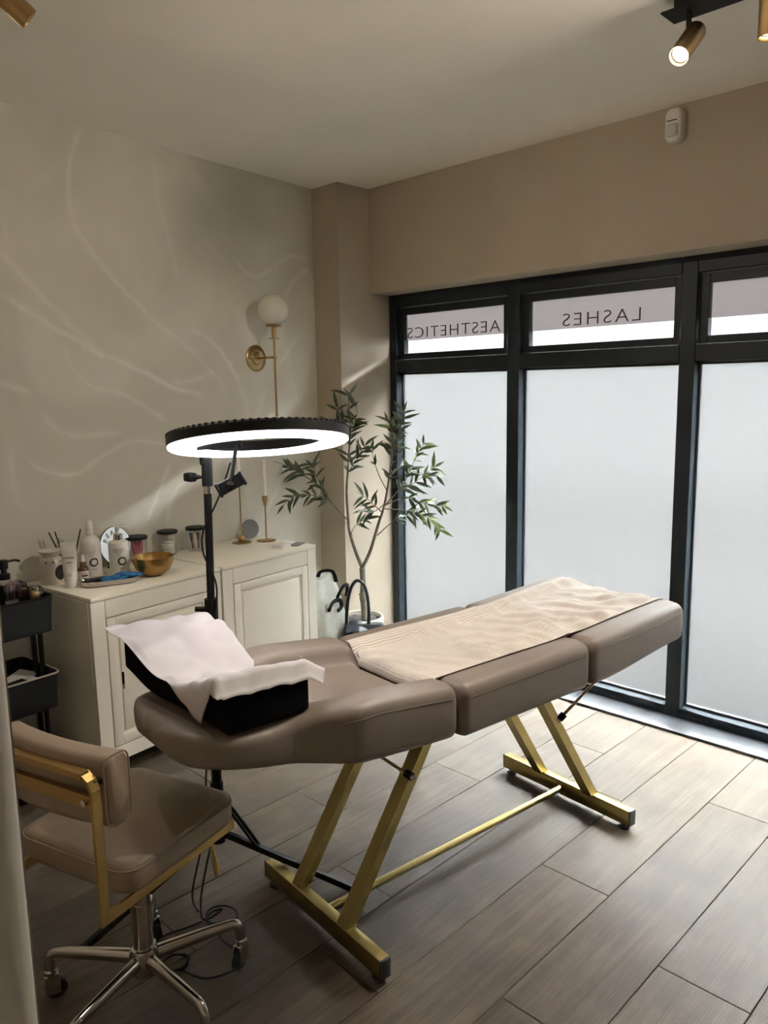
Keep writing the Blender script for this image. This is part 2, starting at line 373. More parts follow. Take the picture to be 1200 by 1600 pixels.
# shop window: four bays of anthracite aluminium, frosted below, sign film above
edges = [(-3.41, -3.355), (-2.531, -2.452), (-1.577, -1.504), (-.625, -.552), (.345, .40)]
words = ['AESTHETICS', 'LASHES', '', '']
wlabels = ['shop window bay beside the corner pilaster, AESTHETICS lettered across its top pane', 'middle shop window bay with LASHES lettered across its top pane',
           'shop window bay at the right edge without lettering in view', 'shop window bay beyond the right edge']
for i in range(4):
    a, b_ = edges[i], edges[i+1]
    wr = root('window_%d' % (i+1), (a[1], YF, 0)); wr['kind'] = 'structure'; wr['label'] = wlabels[i]; wr['category'] = 'window'
    W = b_[0]-a[1]; D = .075
    part('mullion', MB().box(a[0]-a[1], 0, 0, D, 0, 2.17, .003, 1), M_FRAME, wr)
    if i == 3: part('mullion', MB().box(W, W+.055, 0, D, 0, 2.17, .003, 1), M_FRAME, wr)
    part('head_rail', MB().box(0, W, 0, D, 2.094, 2.17, .003, 1), M_FRAME, wr)
    part('transom_rail', MB().box(0, W, 0, D, 1.706, 1.783, .003, 1), M_FRAME, wr)
    part('bottom_rail', MB().box(0, W, 0, D, 0.014, .058, .003, 1), M_FRAME, wr)
    sash = MB(); y0, y1 = .028, .068
    for x0, x1, z0, z1 in ((.003, .043, 1.786, 2.091), (W-.043, W-.003, 1.786, 2.091), (.043, W-.043, 2.05, 2.091), (.043, W-.043, 1.786, 1.82)):
        sash.box(x0, x1, y0, y1, z0, z1, .002, 1)
    part('opening_sash', sash, M_FRAME, wr)
    bead = MB()
    for x0, x1, z0, z1 in ((0, .010, .058, 1.706), (W-.010, W, .058, 1.706), (.01, W-.01, 1.694, 1.706), (.01, W-.01, .058, .07)):
        bead.box(x0, x1, .052, .075, z0, z1)
    part('glazing_bead', bead, M_DARKCAP, wr)
    part('pane', MB().box(.006, W-.006, .061, .067, .062, 1.70), M_GLASS, wr, 0)
    part('frosted_film', MB().grid(lambda u, v: (.008+u*(W-.016), .0600, .064+v*1.634), 1, 1), M_FROST, wr, 0)
    up = part('pane', MB().box(.04, W-.04, .050, .055, 1.815, 2.055), M_GLASS, wr, 0)
    part('sign_film', MB().grid(lambda u, v: (.041+u*(W-.082), .0492, 1.897+v*.156), 1, 1), M_FROST2, wr, 0)
    if words[i]:
        me = text_mesh(words[i], .092, spacing=1.15 if i == 0 else 1.22)
        lt = link('lettering', me, M_LETTER, wr)
        xs = [v.co.x for v in me.vertices]; want = .69 if i == 0 else .425; k = want/(max(xs)-min(xs))
        lt.scale = (k, 1, 1)
        lt.location = ((-2.957 if i == 0 else -2.003)-a[1], .0482, 1.938); lt.rotation_euler = (math.pi/2, 0, math.pi)
M_PAVE = mat('darkened_pavement', (.0070, .0069, .0067), .9, bump=.2, bscale=20, var=.1, spec=0)
struct('pavement', MB().box(-40, 40, 3.70, 60, -.12, -.04), M_PAVE, 'unseen pavement outside, darkened to dim the window panes', 'pavement')  # ground colour kept near black so the lower panes look less bright
M_FACADE = mat('dark_facade_screen', (.0130, .0128, .0126), .9, bump=.1, bscale=8, var=.06, spec=0)
struct('added_facade', MB().box(-30, 30, 13.2, 14.2, -.04, 6.0).box(-30, 30, 13.05, 13.2, -.04, .6).box(-30, 30, 13.0, 13.2, 5.7, 6.0), M_FACADE, 'unseen dark facade added across the street to dim the frosted panes', 'building')  # unseen facade added, near black, to hide the low sky and dim the panes

struct('sky_blocker', MB().box(-4.2, 1.6, 3.66, 4.15, 2.12, 2.75), M_FRAME, 'unseen box added outside above the window to block steep sky light', 'light blocker')  # unseen box, added to keep steep sky light out of the clear strips

# ------------------------------------------------------------------ treatment bed (local x = across, y = along towards the foot)
BED = root('treatment_bed', (-1.583, 1.956, 0), -math.radians(6.4876), 'long taupe leatherette treatment bed on slanted gold metal legs', 'treatment bed')
HW = .312
def ring_prof(u, W, zb, zt, zc, ins, rc=.03, bw=.125):
    # closed profile across the bed: flat underside, rounded sides, bolster crests, recessed centre
    W = W-ins; zb = zb+ins; zt = zt-ins; zc = min(zc, zt+.0)-ins*.6; zc = max(zc, zb+.01)
    rc = min(rc, (zt-zb)*.42); p = []
    for k in range(5):
        a = math.radians(-90+90*k/4); p.append((W-rc+rc*math.cos(a), zb+rc+rc*math.sin(a)))
    rt = min(.034 if zt-zb > .1 else (zt-zb)*.3, W*.3); rc = min(rc, W*.5)
    for k in range(6):
        a = math.radians(90*k/5); p.append((W-rt+rt*math.cos(a), zt-rt+rt*math.sin(a)))
    kb = min(1.0, W*.62/bw); bw *= kb; inn = W-bw
    p.append((W-rt-.012*kb, zt+.002*kb)); p.append((inn+.035*kb, zt))
    for t in (.25, .5, .75, 1.0): p.append((inn+(.03-.045*t)*kb, zt+(zc-zt)*(t*t*(3-2*t))))
    half = p[:]
    full = [(-x, z) for x, z in half]; full.reverse()
    return [Vector((x, u, z)) for x, z in half+full]
def cushion(us, fW, fb, ft, fc, r0, r1):
    u0, u1 = us; rings = []; n = 60; L = [0, .06, .2, .45, .75, 1]
    ul = [u0+r0*x for x in L[:-1]]+[u0+r0+(u1-u0-r0-r1)*i/n for i in range(n+1)]+[u1-r1*x for x in reversed(L[:-1])]
    for u in ul:
        ins = 0
        if u < u0+r0: ins = r0-math.sqrt(max(0, r0*r0-(u0+r0-u)**2))
        if u > u1-r1: ins = r1-math.sqrt(max(0, r1*r1-(u-u1+r1)**2))
        rings.append(ring_prof(u, fW(u), fb(u), ft(u), fc(u), ins))
    return MB().loft(rings)
def back_W(u):
    if u > -.62: return HW
    w_ = HW-.075*sstep(0, .2, -.62-u)
    if u > -.78: return w_
    t = min(.995, (-.78-u)/.30); return w_*(1-t**3.0)**(1/3.0)
fb_back = lambda u: .628+.124*(-.30-u)-.012*math.sin(max(0, min(1, (-.30-u)/.74))*math.pi)+.005*sstep(.35, .70, -.30-u)
fc_back = lambda u: .715+.124*(-.30-u)
ft_back = lambda u: fc_back(u)+.068*(1-sstep(.26, .64, -.30-u))+.002
back = part('backrest_cushion', cushion((-1.075, -.300), back_W, fb_back, ft_back, fc_back, .04, .03), M_LEATHER, BED, 50)
seat = part('seat_cushion', cushion((-.290, .303), lambda u: HW, lambda u: .617, lambda u: .778, lambda u: .742, .03, .03), M_LEATHER, BED, 50)
legc = part('leg_cushion', cushion((.312, .885), lambda u: HW, lambda u: .617+.045*sstep(.34, .9, u), lambda u: .775+.03*(u-.31)/.57, lambda u: .742+.046*(u-.31)/.57, .03, .045), M_LEATHER, BED, 50)
def seam(us, fW, ft, par, n=30):
    for sd in (-1, 1):
        pts = [Vector((sd*(fW(u)-.0005), u, ft(u)-.036)) for u in [us[0]+(us[1]-us[0])*i/n for i in range(n+1)]]
        part('seam', MB().tube(pts, .0016, 5), M_SEAM, par)
seam((-.70, -.335), back_W, ft_back, back); seam((-.255, .27), lambda u: HW, lambda u: .775, seat); seam((.35, .835), lambda u: HW, lambda u: .772+.03*(u-.31)/.57, legc)
for u in (-.66, -.80):
    part('seam', MB().tube([(back_W(u)-.0008, u, fb_back(u)+.03), (back_W(u)-.0008, u, ft_back(u)-.04)], .0013, 5), M_SEAM, back)
for s in (-1, 1):
    uc = .5785*s
    fbar = part('foot_bar', MB().box(-.302, .302, uc-.018, uc+.018, .021, .079, .003, 2), M_GOLD, BED)
    for e in (-1, 1):
        part('end_cap', MB().box(e*.3025-.004, e*.3025+.004, uc-.0183, uc+.0183, .0207, .0793, .002, 1), M_DARKCAP, fbar)
        part('levelling_foot', MB().lathe([(.006, .022), (.006, .010), (.019, .009), (.021, .004), (.019, 0)], 16, (e*.272, uc, 0)), M_DARKCAP, fbar)
    for v in (-.12, .12):
        p0 = Vector((v, uc, .070)); p1 = Vector((v, s*.228, .612))
        part('leg', MB().bar(p0, p1, .032, .046, (1, 0, 0)), M_GOLD, BED)
        part('weld', MB().lathe([(.006, 0), (.004, .004), (0, .006)], 8, (v+.02, uc-s*.018, .079)), M_GOLD, BED)
    # folding stay with its clamp knob
    a0, a1 = Vector((.03, s*.405, .592)), Vector((.145, s*.345, .452))
    if s < 0: a0, a1 = Vector((-.10, -.33, .47)), Vector((.15, -.355, .475))
    else: a0, a1 = Vector((.22, .50, .60)), Vector((.15, .36, .452))
    st = part('folding_stay', MB().tube([a0, a1], .0055, 8), M_BRASS, BED)
    dirx = (a1-a0).normalized()
    part('clamp_knob', MB().tube([a1-dirx*.012, a1+dirx*.014], .0125, 14), M_BLACKM, st); part('bolt', MB().tube([a1+dirx*.013, a1+dirx*.024], .009, 12), M_CHROME, st)
part('stretcher_tube', MB().tube([(0, -.562, .052), (0, .562, .052)], .0125, 14), M_GOLD, BED)
fr = MB()
for v in (-.12, .12): fr.box(v-.02, v+.02, -.62, .70, .598, .622, .002, 1)
for u in (-.6, -.25, .25, .68): fr.box(-.2, .2, u-.015, u+.015, .598, .620, .002, 1)
part('support_frame', MB().box(-.14, -.10, -.30, .62, .596, .620).box(.10, .14, -.30, .62, .596, .620).box(-.14, .14, -.285, -.255, .596, .620).box(-.14, .14, .235, .265, .596, .620), M_GOLD, BED)
part('backrest_rail', MB().bar((-.12, -.3, .612), (-.12, -.8, .668), .03, .04, (1, 0, 0)).bar((.12, -.3, .612), (.12, -.8, .668), .03, .04, (1, 0, 0)), M_GOLD, BED)

# towel along the seat and leg cushions
def bedxf(x, u, z): return Vector((x, u, z))
M_TOWEL, tt, tb = nt('ribbed_towel')
tb.inputs['Base Color'].default_value = (.72, .60, .51, 1); tb.inputs['Roughness'].default_value = .9; tb.inputs['Sheen Weight'].default_value = .3
tcx = tt.nodes.new('ShaderNodeTexCoord'); wv = tt.nodes.new('ShaderNodeTexWave'); wv.bands_direction = 'X'; wv.inputs['Scale'].default_value = 48; wv.inputs['Distortion'].default_value = .25
wv2 = tt.nodes.new('ShaderNodeTexWave'); wv2.bands_direction = 'Y'; wv2.inputs['Scale'].default_value = 48; wv2.inputs['Distortion'].default_value = .3
tt.links.new(tcx.outputs['Object'], wv.inputs['Vector']); tt.links.new(tcx.outputs['Object'], wv2.inputs['Vector'])
ml = tt.nodes.new('ShaderNodeMath'); ml.operation = 'MULTIPLY_ADD'; ml.inputs[1].default_value = .35; tt.links.new(wv2.outputs[0], ml.inputs[0]); tt.links.new(wv.outputs[0], ml.inputs[2])
rp = tt.nodes.new('ShaderNodeValToRGB'); rp.color_ramp.elements[0].color = (.50, .435, .39, 1); rp.color_ramp.elements[1].color = (.71, .645, .595, 1)
tt.links.new(ml.outputs[0], rp.inputs[0]); tt.links.new(rp.outputs[0], tb.inputs['Base Color'])
bpn = tt.nodes.new('ShaderNodeBump'); bpn.inputs['Strength'].default_value = .6; bpn.inputs['Distance'].default_value = .003; tt.links.new(ml.outputs[0], bpn.inputs['Height']); tt.links.new(bpn.outputs[0], tb.inputs['Normal'])
def towel_fn(a, b):
    u = -.306+a*1.20
    x = -.228+b*.442+.004*math.sin(u*9)
    if u > .3: x -= .02*sstep(.3, .8, u)*(1-b)+.0
    zc = .742 if u < .31 else .742+.046*(u-.31)/.57
    zt = .778 if u < .31 else .775+.03*(u-.31)/.57
    e = abs(x)
    t = max(0, min(1, (.217-e)/.045)); z = zt+(zc-zt)*(t*t*(3-2*t))+.0025
    q = Vector((x*9, u*7, 0))
    wr_ = noise.noise(q*.6)*.008+noise.noise(Vector((x*5+u*12, u*16-x*10, 3)))*.006+abs(noise.noise(Vector((x*11-u*9, u*9, 7))))*.006
    wr_ *= min(1, (u+.32)*8)*3.4*sstep(0, .16, b)*sstep(0, .16, 1-b)
    z += max(-.0008, wr_)
    if u < -.262:
        k = (-.262-u)/.044; z -= .032*k*k*(1-sstep(.15, .21, e)); u = u+.012*k*k*.6
    if u > .84:
        k = (u-.84)/.054; z -= .03*k*k
    # over the join between seat and leg cushions
    z += -.006*math.exp(-((u-.307)/.03)**2)*(1-sstep(.12, .18, e))+.004*math.exp(-((u-.307)/.05)**2)*sstep(.16, .2, e)
    return Vector((x, u, z))
tw = part('towel', MB().grid(towel_fn, 120, 44), M_TOWEL, None, 0)
tw.data.shade_smooth()
tw.location = BED.location; tw.rotation_euler = BED.rotation_euler
tag(tw, 'cream ribbed towel spread rumpled along the foot half of the bed', 'towel')
so = tw.modifiers.new('thickness', 'SOLIDIFY'); so.thickness = .002; so.offset = -1

# black lash pillow and paper sheet on the head of the bed
PIL = root('lash_pillow', (-1.583, 1.956, 0), BED.rotation_euler[2], 'black velvet contoured pillow on the head of the treatment bed', 'pillow')
def pil_top(v): return .872+.062*sstep(.04, .19, v)+.070*sstep(-.06, -.26, v)-.03*sstep(.19, .23, v)
def pil_bot(v, u): return max(.715+.124*(-.30-u)+.004, .80)+.035*sstep(-.12, -.30, v)
rings = []
nv = 40
for i in range(nv+1):
    v = -.300+.520*i/nv; ins = 0; d = min(i, nv-i)*.52/nv
    if d < .012: ins = .012-math.sqrt(max(0, .012**2-(.012-d)**2))
    uf = -1.015+.045*sstep(-.3, .15, v); ub = -.735; zt = pil_top(v)-ins; rg = []
    cx_, cz_ = 0, 0
    zb0, zb1 = pil_bot(v, uf)+ins, pil_bot(v, ub)+ins
    r_ = .014
    for (uu, zz, a0) in ((ub-ins, zb1, -90), (ub-ins, zt-.025, 0), (uf+ins, zt, 90), (uf+ins, zb0, 180)):
        su = -1 if uu > -.9 else 1
        sz = 1 if a0 in (-90, 180) else -1
        for k in range(4):
            a = math.radians(a0+90*k/3); rg.append(Vector((v, uu+su*r_+r_*math.cos(a), zz+sz*r_+r_*math.sin(a))))
    rings.append(rg)
part('cushion', MB().loft(rings), M_VELVET, PIL, 60)
zp = part('zip_pull', MB().box(-.304, -.300, -1.022, -1.016, .795, .832, .001, 1), M_BLACKM, PIL)
part('zip_ring', MB().tube([(-.302+.0045*math.cos(a*math.pi/6), -1.019, .790+.007*math.sin(a*math.pi/6)) for a in range(13)], .0015, 6), M_CHROME, zp)
def paper_fn(a, b):
    v = -.345+a*.575
    uf = -1.03+.05*sstep(-.35, .1, v); ub = -.725+.06*math.exp(-((v-.17)/.06)**2)-.05*math.exp(-((v-.02)/.07)**2)
    top = pil_top(max(-.30, min(.215, v)))+.006
    hang = max(0, 1-(v-.135)/.09 if v > .135 else 1-(.135-v)/.16)*.105
    hang2 = .0
    nb = b*1.25-.25
    if nb < 0:
        k = -nb/.25; u = uf-.004-.012*k-.006*math.sin(k*3); z = top-hang*k+.002
    else:
        u = uf+(ub-uf)*nb; z = top-.02*nb
        z += .009*noise.noise(Vector((v*9, u*9, 1)))+.016*abs(noise.noise(Vector((v*12+u*6, u*10, 5))))
    if v < -.30: z += (-.30-v)*.15
    if v > .19: z = z-(v-.19)*.5+.006
    if u > -.735: z -= (u+.735)*.55
    z += .012*math.exp(-((v-.06)/.025)**2)*max(0, 1-max(0, nb)*2.2)
    return Vector((v, u, z))
pp = part('paper_sheet', MB().grid(paper_fn, 60, 40), M_PAPER, None, 0); pp.data.shade_smooth()
pp.location = BED.location; pp.rotation_euler = BED.rotation_euler
tag(pp, 'thin white paper sheet draped over the black pillow', 'paper sheet')
so = pp.modifiers.new('thickness', 'SOLIDIFY'); so.thickness = .0008; so.offset = -1

# ------------------------------------------------------------------ cabinets along the marble wall
ZT = .812; ZB = .105; CD = .485; S0, SM, S1 = -.119, .547, 1.186
def cabinet(s0, s1, label):
    L = s1-s0; c = root('cabinet', wp(s0, .012), WA, label, 'cabinet', 'cream cabinets against the marble wall')
    part('carcass', MB().box(0, CD-.02, 0, L, ZB, ZT-.018, .003, 1), M_CAB, c)
    part('top', MB().box(0, CD+.004, 0, L, ZT-.018, ZT, .003, 2), M_CAB, c)
    x0, x1 = CD-.02, CD
    for y0, y1 in ((.0, .062), (L-.062, L)): part('stile', MB().box(x0, x1, y0, y1, ZB, ZT-.018, .002, 1), M_CAB, c)
    part('upper_rail', MB().box(x0, x1-.001, .064, L-.064, ZT-.094, ZT-.0185, .002, 1), M_CAB, c)
    part('lower_rail', MB().box(x0, x1-.001, .064, L-.064, ZB, ZB+.062, .002, 1), M_CAB, c)
    a, b2, z0, z1 = .067, L-.067, ZB+.066, ZT-.098
    dr = part('door', MB().box(x0+.002, x1-.010, a, b2, z0, z1, .001, 1), M_CAB, c)
    fr_ = MB(); w_ = .040
    for y0, y1, q0, q1 in ((a, a+w_, z0, z1), (b2-w_, b2, z0, z1), (a+w_, b2-w_, z0, z0+w_), (a+w_, b2-w_, z1-w_, z1)):
        fr_.box(x1-.012, x1, y0, y1, q0, q1, .0025, 2)
    part('door_frame', fr_, M_CAB, dr)
    part('raised_panel', MB().box(x1-.012, x1-.003, a+w_+.014, b2-w_-.014, z0+w_+.014, z1-w_-.014, .007, 2), M_CAB, dr)
    for yy in (.04, L-.04):
        for xx in (.04, CD-.07): part('leg', MB().lathe([(.018, 0), (.02, .004), (.022, ZB)], 12, (xx, yy, 0)), M_BLACK, c)
    return c
cabinet(S0, SM-.006, 'cream panelled cabinet nearest the trolley, bottles and gold bowl on top')
cabinet(SM+.006, S1, 'cream panelled cabinet beside the olive tree, brass candlesticks on top')

# ------------------------------------------------------------------ ring light on tripod stand
PB = Vector((-2.093, 1.314, 0)); PT = Vector((-2.109, 1.356, 1.372)); RC = Vector((-1.850, 1.370, 1.451))
RL = root('ring_light', PB, 0, 'large lit ring light on a black tripod stand leaning over the bed', 'ring light')
def L_(p): return Vector(p)-PB
nrm = Vector((0, 0, 1))-.19*Vector((.804, -.596, 0))-.03*Vector((.596, .804, 0)); nrm.normalize()
q = Vector((0, 0, 1)).rotation_difference(nrm).to_matrix().to_4x4(); RM = Matrix.Translation(RC-PB) @ q
Ro, Ri, RT = .262, .178, .036
part('ring_housing', MB().lathe([(Ri, .004), (Ri, RT-.004), (Ri+.004, RT), (Ro-.006, RT), (Ro, RT-.006), (Ro, .006), (Ro-.002, .004), (Ri, .004)], 72, M=RM, caps=False), M_BLACK, RL)
M_RING = emis('ring_diffuser_light', (1.0, .97, 1.0), 1.8)
part('ring_diffuser', MB().lathe([(Ri+.001, .004), (Ri+.002, -.004), (Ri+.010, -.0075), (Ro-.010, -.0075), (Ro-.003, -.003), (Ro-.0025, .004), (Ri+.001, .004)], 72, M=RM, caps=False), M_RING, RL)
vents = MB()
for k in range(80):
    a = 2*math.pi*k/80; vents.box(Ro-.016, Ro+.0005, -.0042, .0042, RT-.006, RT+.0012, .0008, 1, M=RM @ Matrix.Rotation(a, 4, 'Z'))
part('vent_ribs', vents, M_BLACK, RL)
hd = (Vector((PT.x, PT.y, 0))-Vector((RC.x, RC.y, 0))).normalized(); ha = math.atan2(hd.y, hd.x)
hm = RM @ Matrix.Rotation(ha, 4, 'Z')
part('mount_bracket', MB().box(Ro-.05, Ro+.012, -.022, .022, RT-.002, RT+.012, .003, 1, M=hm).box(Ro-.002, Ro+.016, -.016, .016, -.03, RT+.01, .003, 1, M=hm), M_BLACK, RL)
top = L_(PT)
def on_pole(z): return Vector((0, 0, 0)).lerp(top, z/PT.z)
pole = part('pole', MB().tube([on_pole(.16), on_pole(.915)], .0165, 14), M_BLACKM, RL)
part('upper_pole', MB().tube([on_pole(.90), on_pole(1.325)], .0125, 14), M_BLACKM, RL)
part('chrome_collar', MB().tube([on_pole(1.288), on_pole(1.312)], .0135, 14), M_CHROME, RL)
hg = part('tilt_head', MB().tube([on_pole(1.312), on_pole(1.40)], .017, 12), M_BLACK, RL)
part('tilt_knob', MB().tube([on_pole(1.34)+Vector((-.014, -.008, 0)), on_pole(1.34)+Vector((-.040, -.024, 0))], [.004, .011], 10).box(-.07, -.03, -.045, -.016, 1.325, 1.353, .006, 2, M=Matrix.Translation(on_pole(1.34)-Vector((0, 0, 1.34)))), M_BLACK, hg)
for z in (.915, .30):
    cl = part('pole_clamp', MB().tube([on_pole(z-.045), on_pole(z+.035)], .0215, 14), M_BLACK, RL)
    part('clamp_screw', MB().tube([on_pole(z)+Vector((-.018, -.012, 0)), on_pole(z)+Vector((-.042, -.032, 0))], .009, 10), M_BLACK, cl)
hub = on_pole(.155); part('leg_hub', MB().tube([on_pole(.125), on_pole(.185)], .024, 14), M_BLACK, RL)
feet = [Vector((-1.667, 1.575, .012)), Vector((-2.069, .801, .012)), Vector((-2.54, 1.56, .012))]
for f_ in feet:
    p = L_(f_); out = Vector((p.x, p.y, 0)).normalized()
    lg = part('tripod_leg', MB().bar(hub+out*.02, p+out*-.02, .015, .020), M_BLACKM, RL)
    part('rubber_foot', MB().tube([p-out*.03+Vector((0, 0, .006)), p+Vector((0, 0, .004))], .014, 10), M_BLACK, lg)
    mid = hub.lerp(p, .30); sl = on_pole(.30)
    for sd in (-1, 1):
        o_ = Vector((-out.y, out.x, 0))*.009*sd; part('leg_strut', MB().bar(sl+o_, mid+o_, .004, .010), M_BLACKM, lg)
# phone holder hanging inside the ring
RV = Vector((.596, .804, 0)); FV = Vector((-.804, .596, 0))
arm_top = (RC-PB)-RV*.062-FV*.05+Vector((0, 0, .006)); arm_bot = arm_top-RV*.022-FV*.02+Vector((0, 0, -.112))
bracket = part('holder_bracket', MB().bar((RC-PB)-RV*.175-FV*.03+Vector((0, 0, .0)), arm_top+RV*.012, .006, .020), M_BLACK, RL)
part('holder_arm', MB().tube([arm_top+Vector((0, 0, .012)), arm_bot], .0058, 10), M_BLACK, bracket)
part('holder_joint', MB().lathe([(0, -.012), (.009, -.008), (.012, 0), (.009, .008), (0, .012)], 14, arm_bot), M_BLACKM, bracket)
hmx = Matrix.Translation(arm_bot+FV*.014) @ Matrix(((RV.x, FV.x, 0, 0), (RV.y, FV.y, 0, 0), (0, 0, 1, 0), (0, 0, 0, 1))) @ Matrix.Rotation(math.radians(-27), 4, 'Y')
part('phone_clamp', MB().box(-.040, .040, -.012, .012, -.018, .018, .003, 1, M=hmx).box(.032, .042, -.020, .016, -.021, .021, .002, 1, M=hmx).box(-.042, -.034, -.020, .016, -.021, .021, .002, 1, M=hmx), M_BLACK, RL)
part('cable', MB().tube(smooth_path([on_pole(1.372)+RV*.075-FV*.03+Vector((0, 0, .015)), on_pole(1.31)+RV*.048-FV*.012, on_pole(1.25)+RV*.022-FV*.014, on_pole(1.17)-RV*.017-FV*.012, on_pole(1.10)-RV*.018-FV*.012, on_pole(1.0)+RV*.018-FV*.012, on_pole(.9)+RV*.012-FV*.022, on_pole(.7)-RV*.02-FV*.02, on_pole(.4)-RV*.03-FV*.03, on_pole(.2)-RV*.04-FV*.05, L_((-2.06, 1.19, .02)), L_((-1.98, 1.16, .006))], 8), .003, 6), M_BLACK, RL)

# plug lead lying coiled by the chair
cordpts = [(-2.02, 1.24, .17), (-1.99, 1.18, .05), (-1.935, 1.15, .006)]
for k in range(16):
    a = k*math.pi/5; cordpts.append((-1.895+.05*math.cos(a+2.5), 1.19+.045*math.sin(a+2.5), .006+.0012*k))
cordpts += [(-1.83, 1.14, .006), (-1.73, 1.14, .006), (-1.69, 1.10, .006), (-1.72, 1.02, .006), (-1.80, .99, .006)]
for k in range(11): a = k*math.pi/4; cordpts.append((-1.83+.035*math.cos(a), .99+.035*math.sin(a), .006+.001*k))
cordpts += [(-1.92, .97, .006), (-1.96, 1.02, .006), (-1.94, 1.10, .006), (-1.93, 1.14, .007)]
cord = part('power_cord', MB().tube(smooth_path(cordpts, 5), .0032, 6), M_BLACK); tag(cord, 'thin black power cord lying looped on the floor beside the chair', 'cord')

# ------------------------------------------------------------------ gold-framed chair
CH = root('swivel_chair', (-1.762, .866, 0), math.radians(16), 'taupe leatherette swivel chair with gold frame and chrome castor base', 'chair')
M_CHAIR = mat('beige_taupe_leatherette', (.27, .205, .148), .46, bump=.035, bscale=260, var=.05, vscale=6)
M_CGOLD = mat('antique_gold_metal', (.42, .27, .10), .32, 1.0, bump=.02, bscale=160)
def pad(hx, hy, r, z0, z1, e=.018, crown=.012, cx=0, cyy=0):
    rings = []
    for z, i_ in [(z0, e*.7), (z0+e*.3, e*.2), (z0+e, 0), (z1-e*1.0, 0), (z1-e*.35, e*.25), (z1, e*1.1), (z1+crown*.4, e*2.6), (z1+crown*.8, e*5), (z1+crown, e*8)]:
        k = max(.02, 1-i_/hx); rings.append([Vector((cx+x*(hx-i_)/hx, cyy+y*(hy-i_)/hy, z)) for x, y in rrect(hx, hy, r, 6)])
    return MB().loft(rings)
sp_ = part('seat', pad(.193, .195, .05, .470, .546, cx=-.02, cyy=.008), M_CHAIR, CH, 60)
part('piping', MB().tube([Vector((-.02+x, y+.008, .532)) for x, y in rrect(.1935, .1955, .05, 6)+[rrect(.1935, .1955, .05, 6)[0]]], .0022, 6), M_CHAIR, sp_)
# backrest pad, curved across, built in its own plane
def bk(a, b):
    return None
rings = []
for i in range(25):
    t = -1+2*i/24; x = -.02+t*.185; yb = -.205+.03*(1-t*t)*-1*0+.02*t*t
    e = max(0, abs(t)-.9)/.1; ins = .022*(1-math.sqrt(max(0, 1-e*e)))
    rings.append([Vector((x, yb+yy*(1-ins*12)*1.0, .742+zz*(1-ins*3.2))) for yy, zz in rrect(.036, .083, .024, 5)])
bp_ = part('backrest', MB().loft(rings), M_CHAIR, CH, 60)
part('piping', MB().tube([Vector((.160, -.187+yy*1.0, .742+zz)) for yy, zz in rrect(.0355, .0825, .024, 5)+[rrect(.0355, .0825, .024, 5)[0]]], .0022, 6), M_CHAIR, bp_)
for s in (-1, 1):
    x = s*.170-.012
    ps = [(x, -.246, .447), (x, -.246, .765), (x-s*.004, -.247, .785), (x-s*.016, -.24, .797), (x-s*.034, -.241, .800)]
    part('frame_post', MB().bar((x, -.246, .447), (x, -.246, .765), .008, .024, (0, 1, 0)).bar((x, -.246, .762), (x-s*.010, -.247, .786), .008, .024, (0, 1, 0)).bar((x-s*.009, -.247, .784), (x-s*.030, -.248, .799), .008, .024, (0, 1, 0)), M_CGOLD, CH)
    part('seat_rail', MB().bar((x, -.248, .460), (x, .190, .460), .008, .026), M_CGOLD, CH)
part('back_bar', MB().bar((-.16, -.251, .797), (.136, -.251, .797), .022, .014), M_CGOLD, CH); part('back_bar', MB().bar((-.182, -.251, .738), (.158, -.251, .738), .010, .030), M_CGOLD, CH)
for s in (-1, 1): part('bolt', MB().tube([(s*.15-.012, -.255, .738), (s*.15-.012, -.264, .738)], .008, 10), M_CHROME, CH)
part('back_bolt', MB().tube([(.150, -.215, .772), (.148, -.245, .780)], .007, 10), M_BLACK, CH)
part('under_plate', MB().box(-.17, .13, -.12, .12, .454, .469, .003, 1), M_BLACKM, CH)
part('gas_column', MB().tube([(0, 0, .14), (0, 0, .30)], .027, 18).tube([(0, 0, .30), (0, 0, .458)], .0245, 18), M_CHROME, CH)
hubp = part('hub', MB().lathe([(.026, .095), (.036, .101), (.038, .155), (.033, .172), (.028, .174)], 24), M_CHROME, CH)
lv = part('height_lever', MB().tube(smooth_path([(.05, .08, .472), (.13, .10, .450), (.150, .11, .438)], 4), .005, 8), M_CGOLD, CH); part('lever_grip', MB().tube([(.150, .11, .438), (.175, .100, .385), (.18, .098, .370)], [.005, .008, .007], 10), M_CGOLD, lv)
for k in range(5):
    a = math.radians(75+72*k-16); d = Vector((math.cos(a), math.sin(a), 0))
    pts = smooth_path([d*.030+Vector((0, 0, .140)), d*.10+Vector((0, 0, .141)), d*.20+Vector((0, 0, .140)), d*.245+Vector((0, 0, .136)), d*.262+Vector((0, 0, .115)), d*.264+Vector((0, 0, .085))], 4)
    n_ = len(pts); lg = part('base_leg', MB().tube(pts, [.017-.005*min(1, i/(n_*.5)) for i in range(n_)], 12, flat=1.25), M_CHROME, CH)
    cs = d*.264; sw = Matrix.Translation(cs) @ Matrix.Rotation(a+.6, 4, 'Z')
    part('castor_fork', MB().lathe([(.013, .070), (.016, .074), (.016, .084), (.012, .088)], 14, cs).box(-.022, .016, -.013, -.010, .018, .072, .001, 1, M=sw).box(-.022, .016, .010, .013, .018, .072, .001, 1, M=sw).box(-.020, .016, -.013, .013, .066, .073, .002, 1, M=sw), M_CHROME, lg)
    wm = sw @ Matrix.Translation((-.012, 0, .0275)) @ Matrix.Rotation(math.pi/2, 4, 'X')
    part('castor_wheel', MB().lathe([(.006, -.009), (.022, -.009), (.0275, -.006), (.0275, .006), (.022, .009), (.006, .009)], 22, M=wm), M_BLACK, lg)

